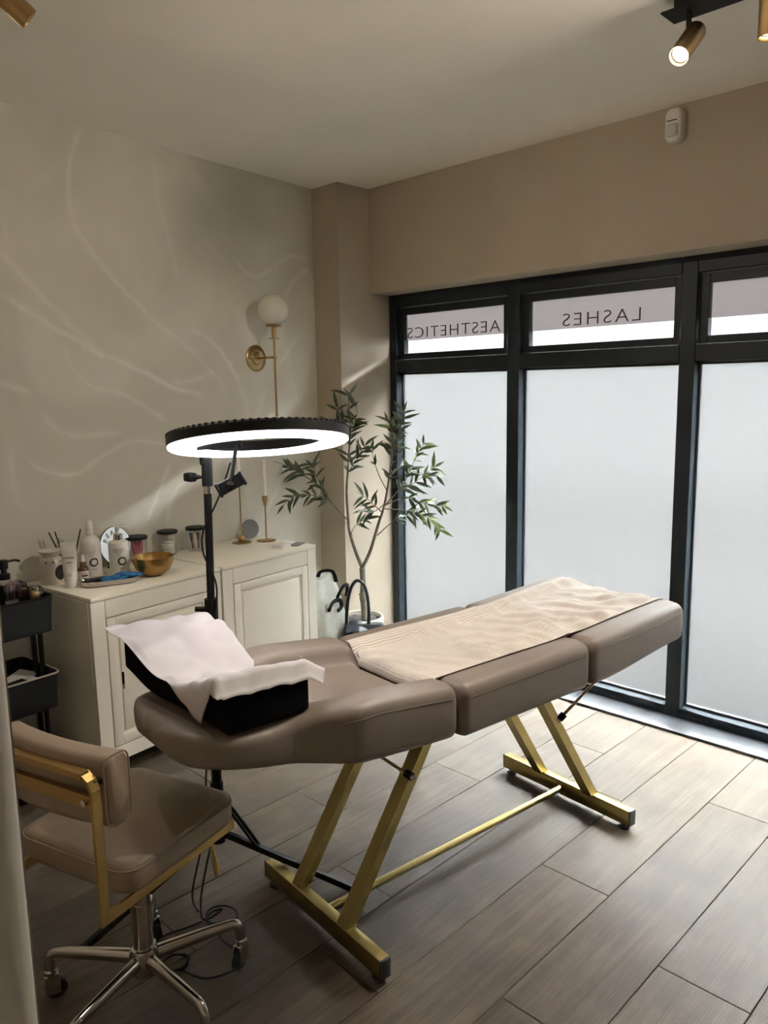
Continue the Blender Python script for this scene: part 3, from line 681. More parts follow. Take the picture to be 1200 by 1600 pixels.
# ------------------------------------------------------------------ wall sconce
SC_ = root('wall_sconce', wp(1.285, 0, 1.786), WA, 'brass wall sconce with an unlit opal glass globe on the marble wall', 'wall lamp')
MX = Matrix.Rotation(math.pi/2, 4, 'Y')
part('backplate', MB().lathe([(.072, 0), (.072, .006), (.066, .010), (.036, .011), (.032, .016), (.022, .018), (0, .019)], 36, M=MX), M_BRASS, SC_)
part('arm', MB().tube([(.015, 0, 0), (.150, 0, 0)], .006, 12).lathe([(0, -.012), (.011, -.009), (.013, 0), (.011, .009), (0, .012)], 14, (.15, 0, 0)), M_BRASS, SC_)
part('stem', MB().tube([(.15, 0, -.305), (.15, 0, .10)], .0062, 12).lathe([(0, -.334), (.003, -.322), (.008, -.306), (.0062, -.300)], 12, (.15, 0, 0)), M_BRASS, SC_)
part('cup', MB().lathe([(.030, .098), (.030, .101), (.016, .102), (.013, .104), (.013, .158), (.018, .160), (.044, .162), (.046, .166), (.030, .170)], 24, (.15, 0, 0)), M_BRASS, SC_)
M_OPAL = mat('opal_glass', (.70, .68, .60), .2, spec=.5)
part('globe', MB().lathe([(.085*math.sin(math.pi*i/20), .248-.085*math.cos(math.pi*i/20)) for i in range(21)], 36, (.15, 0, 0)), M_OPAL, SC_)

# ------------------------------------------------------------------ ceiling spotlights and detector
def spot(parent, pivot, tip, tail, r=.030, power=30):
    f, b = Vector(tip), Vector(tail); d = (f-b).normalized()
    mm = Matrix.Translation(b) @ Vector((0, 0, 1)).rotation_difference(d).to_matrix().to_4x4(); ln = (f-b).length
    sp1 = part('spot_body', MB().lathe([(0, 0), (r*.94, 0), (r, .003), (r, ln-.001), (r*.95, ln), (r*.92, ln-.002), (r*.90, ln-.014), (r*.80, ln-.015)], 28, M=mm, caps=False), M_BRASS, parent)
    part('lamp_face', MB().lathe([(0, ln-.012), (r*.5, ln-.0125), (r*.83, ln-.016)], 28, M=mm), M_SPOT, sp1)
    part('swivel_stem', MB().bar(pivot, Vector(pivot)-Vector((0, 0, .05)), .012, .012, (0, 1, 0)).bar(Vector(pivot)-Vector((0, 0, .045)), b.lerp(f, .25), .008, .012, (0, 1, 0)), M_BLACKM, parent)
    l = bpy.data.lights.new('spot_lamp', 'SPOT'); l.energy = power; l.color = (1, .89, .73); l.spot_size = math.radians(125); l.spot_blend = 1.0; l.shadow_soft_size = .03
    lo = bpy.data.objects.new('spot_lamp', l); COL.objects.link(lo); lo.parent = sp1
    lo.matrix_local = Matrix.Translation(b+d*(ln+.004)) @ (Vector((0, 0, -1)).rotation_difference(d).to_matrix().to_4x4())
M_SPOT = emis('lit_spot_lens', (1.0, .88, .66), 4)
TP = 17
def bar_fixture(x0, x1, y, label, spots, pw):
    r_ = root('ceiling_spot_bar', ((x0+x1)/2, y, ZC), 0, label, 'ceiling light', 'ceiling spot bars'); o = Vector(((x0+x1)/2, y, ZC))
    part('bar_plate', MB().box(x0-o.x, x1-o.x, -.048, .048, -.043, -.037, .001, 1), M_BLACKM, r_)
    part('ceiling_mount', MB().box(x0-o.x+.035, x1-o.x-.035, -.034, .034, -.037, 0, .001, 1), M_BLACKM, r_)
    for pv, tip, tail, *k_ in spots: spot(r_, Vector(pv)-o, Vector(tip)-o, Vector(tail)-o, power=pw*(k_[0] if k_ else 1))
bar_fixture(-1.195, -.42, 2.502, 'black bar with brass spotlights on the ceiling near the window', [((-1.125, 2.50, 2.722), (-1.105, 2.396, 2.560), (-1.101, 2.502, 2.660)), ((-.888, 2.50, 2.722), (-.880, 2.475, 2.566), (-.880, 2.475, 2.705)), ((-.55, 2.50, 2.722), (-.640, 2.425, 2.600), (-.545, 2.490, 2.655), .9)], TP)  # the last spot is out of view, added to brighten the left wall
bar_fixture(-3.0, -2.22, .84, 'black bar with brass spotlights on the ceiling at the upper left', [((-2.26, .85, 2.722), (-2.236, .962, 2.588), (-2.256, .861, 2.668)), ((-2.85, .84, 2.722), (-2.78, .93, 2.580), (-2.85, .85, 2.665))], TP*.3)
PR = root('motion_detector', (-1.554, YH, 2.678), 0, 'white plastic motion detector high on the wall above the window', 'motion detector')
pr = MB(); rings = []
for y, k in ((0, 1.0), (-.022, 1.0), (-.036, .93), (-.044, .80), (-.046, .6)):
    rings.append([Vector((x*k, y, z*(k*.5+.5))) for x, z in rrect(.038, .068, .028, 6)])
part('housing', MB().loft(rings), M_WHITE, PR, 50)
M_LENS = mat('milky_lens', (.60, .60, .58), .3)
part('lens', MB().loft([[Vector((x*k, y, -.024+z*k)) for x, z in rrect(.026, .026, .010, 5)] for y, k in ((-.040, 1.0), (-.050, .96), (-.056, .75), (-.057, .4))]), M_LENS, PR, 50)
part('sensor_slot', MB().box(-.024, .020, -.0475, -.043, .014, .018, .0005, 1), M_BLACK, PR)

# ------------------------------------------------------------------ things on the cabinets
def on_cab(name, s, off, label, cat, rz=0, group=None, z=ZT): return root(name, wp(s, off, z), WA+rz, label, cat, group)
M_BOTTLE = mat('milky_white_bottle', (.68, .65, .60), .35)
M_CAP = mat('white_cap', (.74, .72, .68), .35)
M_PRINT = mat('dark_print', (.03, .03, .035), .6)
M_GREYPRINT = mat('grey_print', (.30, .30, .30), .6)
M_GREENPRINT = mat('green_print', (.12, .32, .26), .6)
M_SILVER = mat('silver_collar', (.62, .60, .57), .2, 1.0)
M_GOLDB = mat('gold_bowl_metal', (.38, .235, .075), .30, 1.0, bump=.03, bscale=60)
M_CERAMIC = mat('cream_ceramic', (.62, .58, .52), .35)
M_AMBER = mat('amber_glass', (.10, .035, .02), .12)
M_STICK = mat('black_reed', (.012, .010, .010), .7)
M_JARGLASS = glassy('jar_glass', (.985, .985, .98), .05, .04)
M_MIRROR = mat('mirror_silver', (.82, .82, .80), .06, 1.0)
M_STEEL = mat('brushed_steel', (.52, .49, .46), .25, 1.0)
M_BLUE = mat('blue_nitrile', (.02, .17, .42), .45, bump=.3, bscale=50)
M_PINK = mat('pink_handle', (.62, .16, .24), .45)
M_COTTON = mat('cotton_white', (.80, .78, .74), .95, bump=.4, bscale=90)
M_GREY = mat('matt_grey_card', (.16, .155, .15), .6)
M_CANDLE = mat('ivory_wax', (.85, .80, .70), .55)
# faces of bottles look towards the camera side of the room: rotate the print that way
def curved_print(r, z0, z1, a0, a1, n=10, g=.0006):
    return MB().grid(lambda u, v: Vector(((r+g)*math.cos(a0+(a1-a0)*u), (r+g)*math.sin(a0+(a1-a0)*u), z0+(z1-z0)*v)), n, 1)
def ring_print(r, zc, rad, th, ac, n=54):
    vs = []; fs = []
    for i in range(n):
        a = 2*math.pi*i/n; w_ = th*(1+.25*math.sin(a*9+1))*(.8+.35*math.sin(a*.5))
        for q in (rad-w_/2, rad+w_/2):
            vs.append(Vector(((r+.0008)*math.cos(ac+q*math.cos(a)/r), (r+.0008)*math.sin(ac+q*math.cos(a)/r), zc+q*math.sin(a))))
    for i in range(n): j = (i+1) % n; fs.append((2*i, 2*j, 2*j+1, 2*i+1))
    return MB().add(vs, fs)
FA = math.radians(-35)                                   # direction of the viewer seen from the cabinet tops
def bottle_labels(par, r, z0, letters=True):
    part('brand_print', MB().box(0, 0, 0, 0, 0, 0) if False else curved_print(r, z0+.045, z0+.047, FA-.55, FA+.55), M_GREYPRINT, par, 0)
    part('label_text', curved_print(r, z0+.038, z0+.0405, FA-.45, FA+.40), M_GREYPRINT, par, 0)
    for k, w_ in enumerate((.55, .35, .42)):
        part('label_text', curved_print(r, z0+.032-.004*k, z0+.0335-.004*k, FA-w_*.5, FA+w_*.5), M_GREYPRINT, par, 0)
    part('ring_emblem', ring_print(r, z0, .0155, .0065, FA+.30), M_PRINT, par, 0)
    for k in range(2): part('label_text', curved_print(r, z0-.030-.005*k, z0-.028-.005*k, FA+.05, FA+.55), M_GREYPRINT, par, 0)
def arc_text(par, txt, r, z, size, name, m, ac):
    # letters set one by one around a curved face
    n = len(txt)
    for i, ch in enumerate(txt):
        if ch == ' ': continue
        me = text_mesh(ch, size, 0, 1, .0003); a = ac+(i-(n-1)/2)*size*.78/r
        o = link(name, me, m, par); o.location = ((r+.0012)*math.cos(a), (r+.0012)*math.sin(a), z); o.rotation_euler = (math.pi/2, 0, a+math.pi/2)
b1 = on_cab('spray_bottle', .098, .175, 'tall white spray bottle with a black ring emblem, left of the pump bottle', 'bottle')
part('body', MB().lathe([(.036, 0), (.042, .004), (.0425, .012), (.0425, .150), (.039, .166), (.030, .178), (.018, .186), (.014, .190)], 32), M_BOTTLE, b1)
part('collar', MB().lathe([(.0155, .188), (.0165, .190), (.0165, .206), (.014, .209)], 20), M_CAP, b1)
part('spray_cap', MB().lathe([(.0145, .206), (.0165, .212), (.0160, .222), (.0135, .246), (.0115, .253), (0, .255)], 20), M_CAP, b1)
bottle_labels(b1, .0425, .075); arc_text(b1, 'UNOO', .0425, .133, .014, 'brand_letter', M_CAP, FA)
b2 = on_cab('pump_bottle', .196, .235, 'white pump bottle with silver collar and black ring emblem', 'bottle')
part('body', MB().lathe([(.038, 0), (.043, .004), (.0435, .012), (.0435, .142), (.041, .150), (.032, .156), (.018, .158)], 32), M_BOTTLE, b2)
part('collar', MB().lathe([(.0195, .156), (.0200, .158), (.0200, .182), (.018, .184), (.008, .185)], 22), M_SILVER, b2)
pm = part('pump', MB().tube([(0, 0, .184), (0, 0, .208)], .0065, 12).lathe([(.008, .204), (.012, .207), (.012, .218), (.009, .221), (0, .222)], 16), M_CAP, b2)
part('nozzle', MB().tube(smooth_path([(0, 0, .214), (.018, .018, .216), (.030, .030, .212), (.034, .034, .206)], 4), .0045, 10), M_CAP, pm)
bottle_labels(b2, .0435, .070); arc_text(b2, 'UNOO', .0435, .122, .014, 'brand_letter', M_GREYPRINT, FA)
tb_ = on_cab('cream_tube', -.052, .255, 'white cosmetic tube standing on its cap at the cabinet corner', 'tube')
rings = []
for i in range(16):
    t = i/15; z = .028+t*.152; hx = .0255+.006*t; hy = .0225*(1-t)+.0018
    rings.append([Vector((hy*math.cos(2*math.pi*k/24), hx*math.sin(2*math.pi*k/24), z)) for k in range(24)])
def tube_rot(mb): return mb.xf(Matrix.Rotation(FA, 4, 'Z'))
part('body', tube_rot(MB().loft(rings)), M_BOTTLE, tb_)
part('screw_cap', MB().lathe([(.021, 0), (.0225, .002), (.0235, .027), (.0225, .029)], 26), M_CAP, tb_)
part('crimp', tube_rot(MB().box(-.0018, .0018, -.032, .032, .178, .190, .0005, 1)), M_CAP, tb_)
for k, (z, w_, m_) in enumerate(((.128, .040, M_GREYPRINT), (.124, .046, M_GREYPRINT), (.108, .024, M_GREYPRINT), (.104, .020, M_GREYPRINT), (.060, .016, M_GREENPRINT), (.052, .012, M_GREENPRINT))):
    off_ = .0225*(1-(z-.028)/.152)+.0035
    part('label_text', tube_rot(MB().box(off_, off_+.0004, -w_/2, w_/2, z, z+.0022)), m_, tb_, 0)
lf_ = part('leaf_emblem', tube_rot(MB().prism([(.007*math.cos(a*.5236)*(1 if abs(a-6) > 2 else .8), .009*math.sin(a*.5236)) for a in range(12)], 0, .0004, Matrix.Translation((.0145, 0, .087)) @ Matrix.Rotation(math.pi/2, 4, 'Y'))), M_GREENPRINT, tb_, 0)
for i, ch in enumerate('COSI'):
    me = text_mesh(ch, .016, 0, 1, .0003); o = link('brand_letter', me, M_CAP, tb_)
    v_ = Matrix.Rotation(FA, 4, 'Z') @ Vector((.0085, -.0195+.013*i, .148)); o.location = v_; o.rotation_euler = (math.radians(82), 0, FA+math.pi/2)
dp = on_cab('dropper_bottle', .038, .205, 'small amber dropper bottle with gold collar and white bulb', 'bottle')
part('body', MB().lathe([(.014, 0), (.0165, .003), (.0165, .046), (.013, .053), (.007, .056)], 24), M_AMBER, dp)
part('label_band', curved_print(.0165, .010, .040, FA-1.5, FA+1.5, 16), M_BOTTLE, dp, 0)
part('label_text', curved_print(.0169, .030, .033, FA-.5, FA+.7), M_PINK, dp, 0); part('label_text', curved_print(.0169, .020, .026, FA-.3, FA+.9), M_PRINT, dp, 0)
part('gold_collar', MB().lathe([(.0085, .055), (.0095, .056), (.0095, .071), (.0085, .072)], 20), M_BRASS, dp)
dp.scale = (1.28, 1.28, 1.2)
part('rubber_bulb', MB().lathe([(.0075, .071), (.0070, .080), (.0055, .090), (.004, .095), (0, .097)], 18), M_CAP, dp)
ob = on_cab('oil_burner', -.050, .110, 'cream ceramic oil burner with an oval opening behind the white tube', 'oil burner')
op = []
part('body', MB().lathe([(.046, 0), (.049, .003), (.049, .085), (.046, .100), (.038, .110), (.030, .113)], 32), M_CERAMIC, ob)
part('dish', MB().lathe([(.030, .112), (.034, .118), (.048, .134), (.0515, .139), (.0505, .1405), (.046, .137), (.030, .123), (0, .120)], 32), M_CERAMIC, ob)
M_HOLE_SHADE = mat('painted_hole_shade', (.02, .016, .014), .9)  # dark patches on the solid body paint the shade inside its openings
part('opening_shade', MB().grid(lambda u, v: Vector((.0497*math.cos(FA+.85+(.52*math.sqrt(v))*math.cos(u*2*math.pi)), .0497*math.sin(FA+.85+(.52*math.sqrt(v))*math.cos(u*2*math.pi)), .048+.033*math.sqrt(v)*math.sin(u*2*math.pi))), 28, 3), M_HOLE_SHADE, ob, 0)
for a in (-.35, .25, .9): part('vent_shade', curved_print(.0485, .093, .098, FA+a-.08, FA+a+.08, 4), M_HOLE_SHADE, ob, 0)
rd = on_cab('reed_diffuser', .045, .090, 'clear reed diffuser with black sticks behind the white tube', 'diffuser')
part('flask', MB().lathe([(.024, 0), (.026, .003), (.026, .055), (.012, .068), (.010, .085)], 22), M_JARGLASS, rd)
for dx, dy in ((-.014, -.045), (-.010, -.030), (.006, .036)): part('reed', MB().tube([(0, 0, .006), (dx*2.0, dy*1.55, .208)], .0029, 6), M_STICK, rd)
mr_ = on_cab('round_mirror_sign', .290, .085, 'round mirrored sign reading BEAU behind the pump bottle', 'sign', rz=math.radians(8))
TL = Matrix.Translation((0, 0, .002)) @ Matrix.Rotation(math.radians(-8), 4, 'Y')
def disc(r, x0, x1, zc, n=48): return MB().lathe([(0, x0), (r, x0), (r, x1), (0, x1)], n, M=TL @ Matrix.Translation((0, 0, zc)) @ Matrix.Rotation(math.pi/2, 4, 'Y'))
part('mirror_disc', disc(.088, 0, .003, .098), M_MIRROR, mr_); part('rim', MB().tube([TL @ Vector((.0015, .0885*math.cos(a*math.pi/24), .098+.0885*math.sin(a*math.pi/24))) for a in range(49)], .0022, 6), M_BLACKM, mr_)
part('stand', MB().tube([(-.012, -.05, .004), (-.012, .05, .004)], .004, 8).tube([(-.012, -.05, .004), TL @ Vector((0, -.055, .035))], .003, 8).tube([(-.012, .05, .004), TL @ Vector((0, .055, .035))], .003, 8), M_BLACKM, mr_)
for i, ch in enumerate('BEAU'):
    a = math.radians(152-26*i); me = text_mesh(ch, .032, -.008, 1, .0004); o = link('sign_letter', me, M_GREYPRINT, mr_)
    o.matrix_local = TL @ Matrix.Translation((.0042, .062*math.cos(a), .098+.062*math.sin(a))) @ Matrix.Rotation(a-math.pi/2, 4, 'X') @ Matrix(((0, 0, 1, 0), (1, 0, 0, 0), (0, 1, 0, 0), (0, 0, 0, 1)))
# oval steel tray with gloves
ty = on_cab('steel_tray', .078, .335, 'oval steel tray holding blue gloves at the cabinet edge', 'tray', rz=math.radians(-24))
def oval(hx, hy, n=40): return rrect(hx, hy, min(hx, hy)*.98, 9)
part('tray_dish', MB().loft([[Vector((x, y, 0)) for x, y in oval(.047, .108)], [Vector((x, y, .006)) for x, y in oval(.056, .117)], [Vector((x, y, .024)) for x, y in oval(.060, .122)], [Vector((x, y, .025)) for x, y in oval(.059, .121)], [Vector((x, y, .0235)) for x, y in oval(.057, .119)], [Vector((x, y, .006)) for x, y in oval(.052, .112)], [Vector((x, y, .004)) for x, y in oval(.04, .10)]]), M_STEEL, ty, 40)
def at_tray(x, y, z): return ty.matrix_basis @ Vector((x, y, z))
bpy.context.view_layer.update()
def blob(fn, nu=26, nv=13):
    vs = []; fs = []
    for i in range(nv+1):
        for k in range(nu): vs.append(fn(math.pi*i/nv, 2*math.pi*k/nu))
    for i in range(nv):
        for k in range(nu): fs.append((i*nu+k, i*nu+(k+1) % nu, (i+1)*nu+(k+1) % nu, (i+1)*nu+k))
    return MB().add(vs, fs)
def glove(name, x, y, z, rz, label):
    g = root(name, at_tray(x, y, z), ty.rotation_euler[2]+rz, label, 'glove', 'blue gloves on the steel tray')
    def f(th, ph):
        d = Vector((math.sin(th)*math.cos(ph), math.sin(th)*math.sin(ph), math.cos(th))); k = 1+.42*noise.noise(d*2.3+Vector((x*40, y*40, 1)))+.30*noise.noise(d*6+Vector((y*40, x*30, 4)))
        return Vector((d.x*.030*k, d.y*.046*k, .0135+d.z*.0135*k))
    part('palm', blob(f), M_BLUE, g, 60)
    for q in range(4):
        a = -.9+.42*q; part('finger', MB().tube(smooth_path([(.012*q-.018, .030, .010), (.014*q-.022, .052, .013+.004*(q % 2)), (.012*q-.018, .064, .010)], 4), [.007, .0075, .0075, .007, .007, .0065, .006, .0055, .004], 8, flat=.8), M_BLUE, g)
    part('cuff', MB().tube(smooth_path([(-.024, -.034, .010), (0, -.046, .014), (.024, -.034, .010)], 4), .006, 8), M_BLUE, g)
glove('nitrile_glove', .006, .012, .006, .15, 'crumpled blue nitrile glove in the middle of the steel tray'); glove('nitrile_glove', -.004, .068, .014, -.35, 'crumpled blue nitrile glove at the bowl end of the steel tray')
tool = part('black_tool_case', MB().loft([[Vector((x, y, z)) for x, y in rrect(.016*k, .05*k, .015*k, 5)] for z, k in ((.0, .9), (.004, 1), (.014, 1), (.018, .9))]), M_BLACK)
tool.location = at_tray(-.030, -.050, .0055); tool.rotation_euler = (0, 0, ty.rotation_euler[2]+.1); tag(tool, 'slim black case lying in the steel tray beside the gloves', 'case')
wtool = part('white_applicator', MB().tube([(0, -.05, .005), (0, .035, .005)], [.0045, .003], 10).lathe([(0, -.058), (.005, -.054), (.006, -.046), (.0045, -.04)], 12, M=Matrix.Rotation(-math.pi/2, 4, 'X') @ Matrix.Translation((0, -.005, 0))), M_CAP)
wtool.location = at_tray(.022, -.045, .0055); wtool.rotation_euler = (0, 0, ty.rotation_euler[2]-.15); tag(wtool, 'white applicator stick lying in the steel tray', 'applicator')
# gold bowl
gb = part('gold_bowl', MB().lathe([(.026, 0), (.034, .002), (.055, .012), (.074, .032), (.084, .056), (.0885, .086), (.0875, .087), (.082, .057), (.072, .034), (.053, .015), (.030, .006), (0, .005)], 44), M_GOLDB)
gb.location = wp(.277, .365, ZT); tag(gb, 'round gold metal bowl on the cabinet top', 'bowl')
# glass jars with black lids
def jar(s, off, label):
    j = on_cab('glass_jar', s, off, label, 'jar', group='lidded glass jars on the cabinets')
    n = 48; prof = [(.036, .001), (.041, .004), (.044, .012), (.0455, .105), (.0455, .108), (.0425, .108), (.0415, .012), (.030, .007), (0, .006)]
    rings = []
    for r, z in prof[:-1]: rings.append([Vector(((r+(.0007 if k % 2 else -.0004))*math.cos(2*math.pi*k/n), (r+(.0007 if k % 2 else -.0004))*math.sin(2*math.pi*k/n), z)) for k in range(n)])
    part('glass_body', MB().loft(rings), M_JARGLASS, j, 60)
    part('lid', MB().lathe([(.040, .106), (.0485, .109), (.0495, .111), (.0495, .121), (.048, .1235), (0, .1245)], 36), M_BLACK, j)
    return j
JP = [(.412, .060, 'glass jar with black lid and pink handled brushes, left of the three'), (.590, .058, 'glass jar with black lid and white cotton, middle of the three'), (.738, .090, 'glass jar with black lid and black and white wands, right of the three')]
for a_ in JP: jar(*a_)
random.seed(3)
def wand(s, off, z, a, tilt, ln, m, label, group):
    o = part('lash_wand', MB().tube([(0, 0, 0), (0, 0, ln*.55)], .0022, 6).tube([(0, 0, ln*.5), (0, 0, ln)], [.004, .0046], 8), m)
    o.location = wp(s, off, z); o.rotation_euler = (tilt*math.cos(a), tilt*math.sin(a), 0); tag(o, label, 'brush', group)
for k in range(9):
    a = k*.7; wand(.412+.017*math.cos(a), .060+.017*math.sin(a), ZT+.011, a+2.2, .10, .088, M_PINK, 'pink handled brush standing in the left glass jar', 'pink brushes in the left jar')
for k in range(11):
    a = k*.571; wand(.738+.018*math.cos(a), .090+.018*math.sin(a), ZT+.011, a+2.4, .12, .084, (M_BLACK, M_CAP, M_BRASS)[k % 3] if k % 3 else M_BLACK, ('black', 'white', 'brass coloured')[k % 3]+' wand standing in the right glass jar', 'wands in the right jar')
for k in range(5):
    c_ = part('cotton_pad', MB().lathe([(0, 0), (.026, 0), (.030, .003), (.030, .008), (.026, .011), (0, .0115)], 22), M_COTTON)
    c_.location = wp(.590+.004*math.sin(k*2), .058+.004*math.cos(k*3), ZT+.011+k*.0125); c_.rotation_euler = (.05*math.sin(k), .06*math.cos(k*2), 0)
    tag(c_, 'white cotton pad stacked in the middle glass jar', 'cotton pad', 'cotton pads in the middle jar')
# candlesticks and candles
def candlestick(s, off, h, ball, label):
    c = on_cab('candlestick', s, off, label, 'candlestick', group='brass candlesticks')
    part('base', MB().lathe([(.050, 0), (.052, .002), (.052, .004), (.048, .006), (.008, .009), (.005, .012)], 36), M_BRASS, c)
    part('rod', MB().tube([(0, 0, .008), (0, 0, h-.02)], .0042, 12), M_BRASS, c)
    zb_ = .024 if ball == 'low' else h-.045
    part('ball', MB().lathe([(.019*math.sin(math.pi*i/12)*(1 if ball == 'low' else .55), zb_-.019*math.cos(math.pi*i/12)*(1 if ball == 'low' else .55)) for i in range(13)], 22), M_BRASS, c)
    part('cup', MB().lathe([(.006, h-.036), (.013, h-.032), (.015, h-.028), (.015, h), (.013, h), (.0125, h-.02), (0, h-.021)], 22), M_BRASS, c)
    return c
def candle(s, off, z, h, twist, label):
    o = root('candle', wp(s, off, z), WA, label, 'candle', 'tapered candles')
    rings = []
    for i in range(40):
        t = i/39; r = .0105*(1-.35*t) if not twist else .0105*(1+.10*math.sin(t*34))*(1-.2*t)
        rings.append([Vector((r*math.cos(2*math.pi*k/14), r*math.sin(2*math.pi*k/14), h*t)) for k in range(14)])
    part('wax', MB().loft(rings), M_CANDLE, o, 60); part('wick', MB().tube([(0, 0, h-.002), (.001, 0, h+.010)], .0009, 5), M_STICK, o)
candlestick(1.005, .135, .345, 'low', 'tall brass candlestick with a ball above its base'); candle(1.005, .135, ZT+.325, .325, False, 'long smooth ivory candle in the taller candlestick')
candlestick(1.118, .205, .245, 'high', 'shorter brass candlestick with a ball under its cup'); candle(1.118, .205, ZT+.225, .215, True, 'ribbed ivory candle in the shorter candlestick')
gd = part('grey_disc', MB().lathe([(0, 0), (.050, 0), (.052, .002), (.052, .008), (.050, .010), (0, .010)], 44, M=Matrix.Rotation(math.radians(80), 4, 'Y') @ Matrix.Rotation(0, 4, 'Z')), M_GREY)
gd.location = wp(1.12, .075, ZT+.0525); gd.rotation_euler = (0, 0, WA-.25); tag(gd, 'matt grey disc propped upright between the candlesticks', 'disc')
cb = root('card_box', wp(1.03, .405, ZT), WA+.25, 'flat white box of cards near the cabinet edge', 'box')
part('box_base', MB().box(-.030, .030, -.045, .045, 0, .014, .001, 1), M_CAP, cb); part('box_lid', MB().box(-.031, .031, -.046, .046, .0145, .0175, .001, 1), M_WHITE, cb)
gc = part('grey_card', MB().box(-.026, .026, -.045, .045, 0, .005, .001, 1), M_GREY); gc.location = wp(1.128, .420, ZT); gc.rotation_euler = (0, 0, WA+.3); tag(gc, 'grey card lying flat at the right end of the cabinet', 'card')

# ------------------------------------------------------------------ black trolley with its contents
TX, TY = -2.985, 1.205; TRZ = math.radians(5)
TR = root('trolley', (TX, TY, 0), TRZ, 'black three tier metal trolley left of the cabinets', 'trolley')   # origin: right front corner
TD, TLN = .31, .42
M_TRAYIN = mat('trolley_tray_inside', (.11, .095, .075), .5)
M_RIM = mat('pale_tray_rim', (.40, .36, .31), .45)
for z1 in (.835, .526, .217):
    z0 = z1-.14
    o1 = rrect(TD/2, TLN/2, .03, 5, -TD/2, -TLN/2); i1 = rrect(TD/2-.005, TLN/2-.005, .026, 5, -TD/2, -TLN/2)
    o0 = rrect(TD/2-.008, TLN/2-.008, .028, 5, -TD/2, -TLN/2); i0 = rrect(TD/2-.012, TLN/2-.012, .024, 5, -TD/2, -TLN/2)
    V3 = lambda pts, z: [Vector((x, y, z)) for x, y in pts]
    t_ = part('tray', MB().loft([V3(o0, z0), V3(o1, z1-.004), V3(o1, z1), V3(i1, z1), V3(i0, z0+.004)]), M_BLACKM, TR, 40)
    part('tray_rim', MB().tube([Vector((x, y, z1)) for x, y in o1+[o1[0]]], .004, 6), M_RIM if z1 < .8 else M_BLACKM, t_)
    part('tray_liner', MB().loft([V3(i0, z0+.0045), V3(i0, z0+.006)]), M_TRAYIN, t_)
for sy_ in (-TLN+.010, -.010):
    for dx in (-.028, .028): part('post', MB().box(-TD/2+dx-.012, -TD/2+dx+.012, sy_-.006, sy_+.006, .05, .83, .002, 1), M_BLACKM, TR)
for sx_ in (-TD+.04, -.04):
    for sy_ in (-TLN+.04, -.04):
        c_ = part('castor', MB().box(sx_-.010, sx_+.010, sy_-.012, sy_+.012, .045, .08, .002, 1), M_BLACKM, TR)
        part('castor_wheel', MB().lathe([(.006, -.008), (.024, -.008), (.026, -.005), (.026, .005), (.024, .008), (.006, .008)], 18, M=Matrix.Translation((sx_, sy_, .026)) @ Matrix.Rotation(math.pi/2, 4, 'X')), M_BLACK, c_)
TM = Matrix.Translation((TX, TY, 0)) @ Matrix.Rotation(TRZ, 4, 'Z')
def tr(x, y, z): return TM @ Vector((x, y, z))
ZU = .835-.14+.0062; ZM_ = .526-.14+.0062
M_SPONGE = mat('tan_sponge', (.45, .20, .085), .8, bump=.3, bscale=40)
M_CLEAR = glassy('clear_plastic', (.95, .95, .95), .18, .08)
sb = root('sponge_bag', tr(-.14, -.262, ZU), TRZ, 'tan sponge in a clear plastic bag on top of the trolley', 'bag')
part('sponge', blob(lambda th, ph: Vector((.062*math.sin(th)*math.cos(ph), .085*math.sin(th)*math.sin(ph), .108+.105*math.cos(th)*(1+.08*noise.noise(Vector((ph, th*2, 3))))))), M_SPONGE, sb, 60)
part('plastic_film', blob(lambda th, ph: Vector(((.068+.010*noise.noise(Vector((math.cos(ph)*3, math.sin(ph)*3, th*3))))*math.sin(th)*math.cos(ph), (.100+.014*noise.noise(Vector((math.cos(ph)*3, math.sin(ph)*3, th*4+5))))*math.sin(th)*math.sin(ph), .112+.110*math.cos(th))), 40, 20), M_CLEAR, sb, 20)
bx_ = root('brush_box', tr(-.135, -.105, ZU), TRZ, 'clear acrylic box of purple tipped applicators on the trolley', 'box')
ab = MB(); h_ = .185
for x0, x1, y0, y1 in ((-.04, .04, -.045, -.042), (-.04, .04, .042, .045), (-.04, -.037, -.042, .042), (.037, .04, -.042, .042)): ab.box(x0, x1, y0, y1, 0, h_)
part('acrylic_walls', ab.box(-.037, .037, -.042, .042, 0, .003), M_CLEAR, bx_, 0)
M_PURP = mat('purple_tip', (.20, .12, .17), .6)
for k in range(18):
    o = part('applicator', MB().tube([(0, 0, 0), (0, 0, .150)], .0017, 6).tube([(0, 0, .142), (0, 0, .176)], .0030, 6), M_PURP)
    o.location = tr(-.135-.028+.0112*(k % 6), -.105-.026+.026*(k//6), ZU+.0035); o.rotation_euler = (.03*math.sin(k*3), .03*math.cos(k*5), 0)
    tag(o, 'purple tipped applicator standing in the clear acrylic box', 'applicator', 'applicators in the acrylic box')
cj = root('clear_pot', tr(-.055, -.048, ZU+.110), TRZ, 'small clear pot with a gold inner cup at the trolley corner', 'pot')
part('outer_wall', MB().lathe([(.027, 0), (.029, .003), (.0285, .050), (.020, .062), (0, .065)], 26), M_CLEAR, cj); part('gold_cup', MB().lathe([(.015, .004), (.017, .006), (.017, .038), (.014, .042), (0, .043)], 22), M_BRASS, cj)
wb = root('storage_box', tr(-.055, -.075, ZU), TRZ, 'dark lidded box under the small clear pot on the trolley', 'box')
part('box_body', MB().box(-.035, .035, -.060, .055, 0, .104, .003, 1), M_BLACK, wb); part('box_lid', MB().box(-.037, .037, -.062, .057, .1045, .1098, .002, 1), M_BLACK, wb)
pb_ = root('pump_dispenser', tr(-.225, -.085, ZU), TRZ, 'bottle with a black pump head at the back of the trolley', 'bottle')
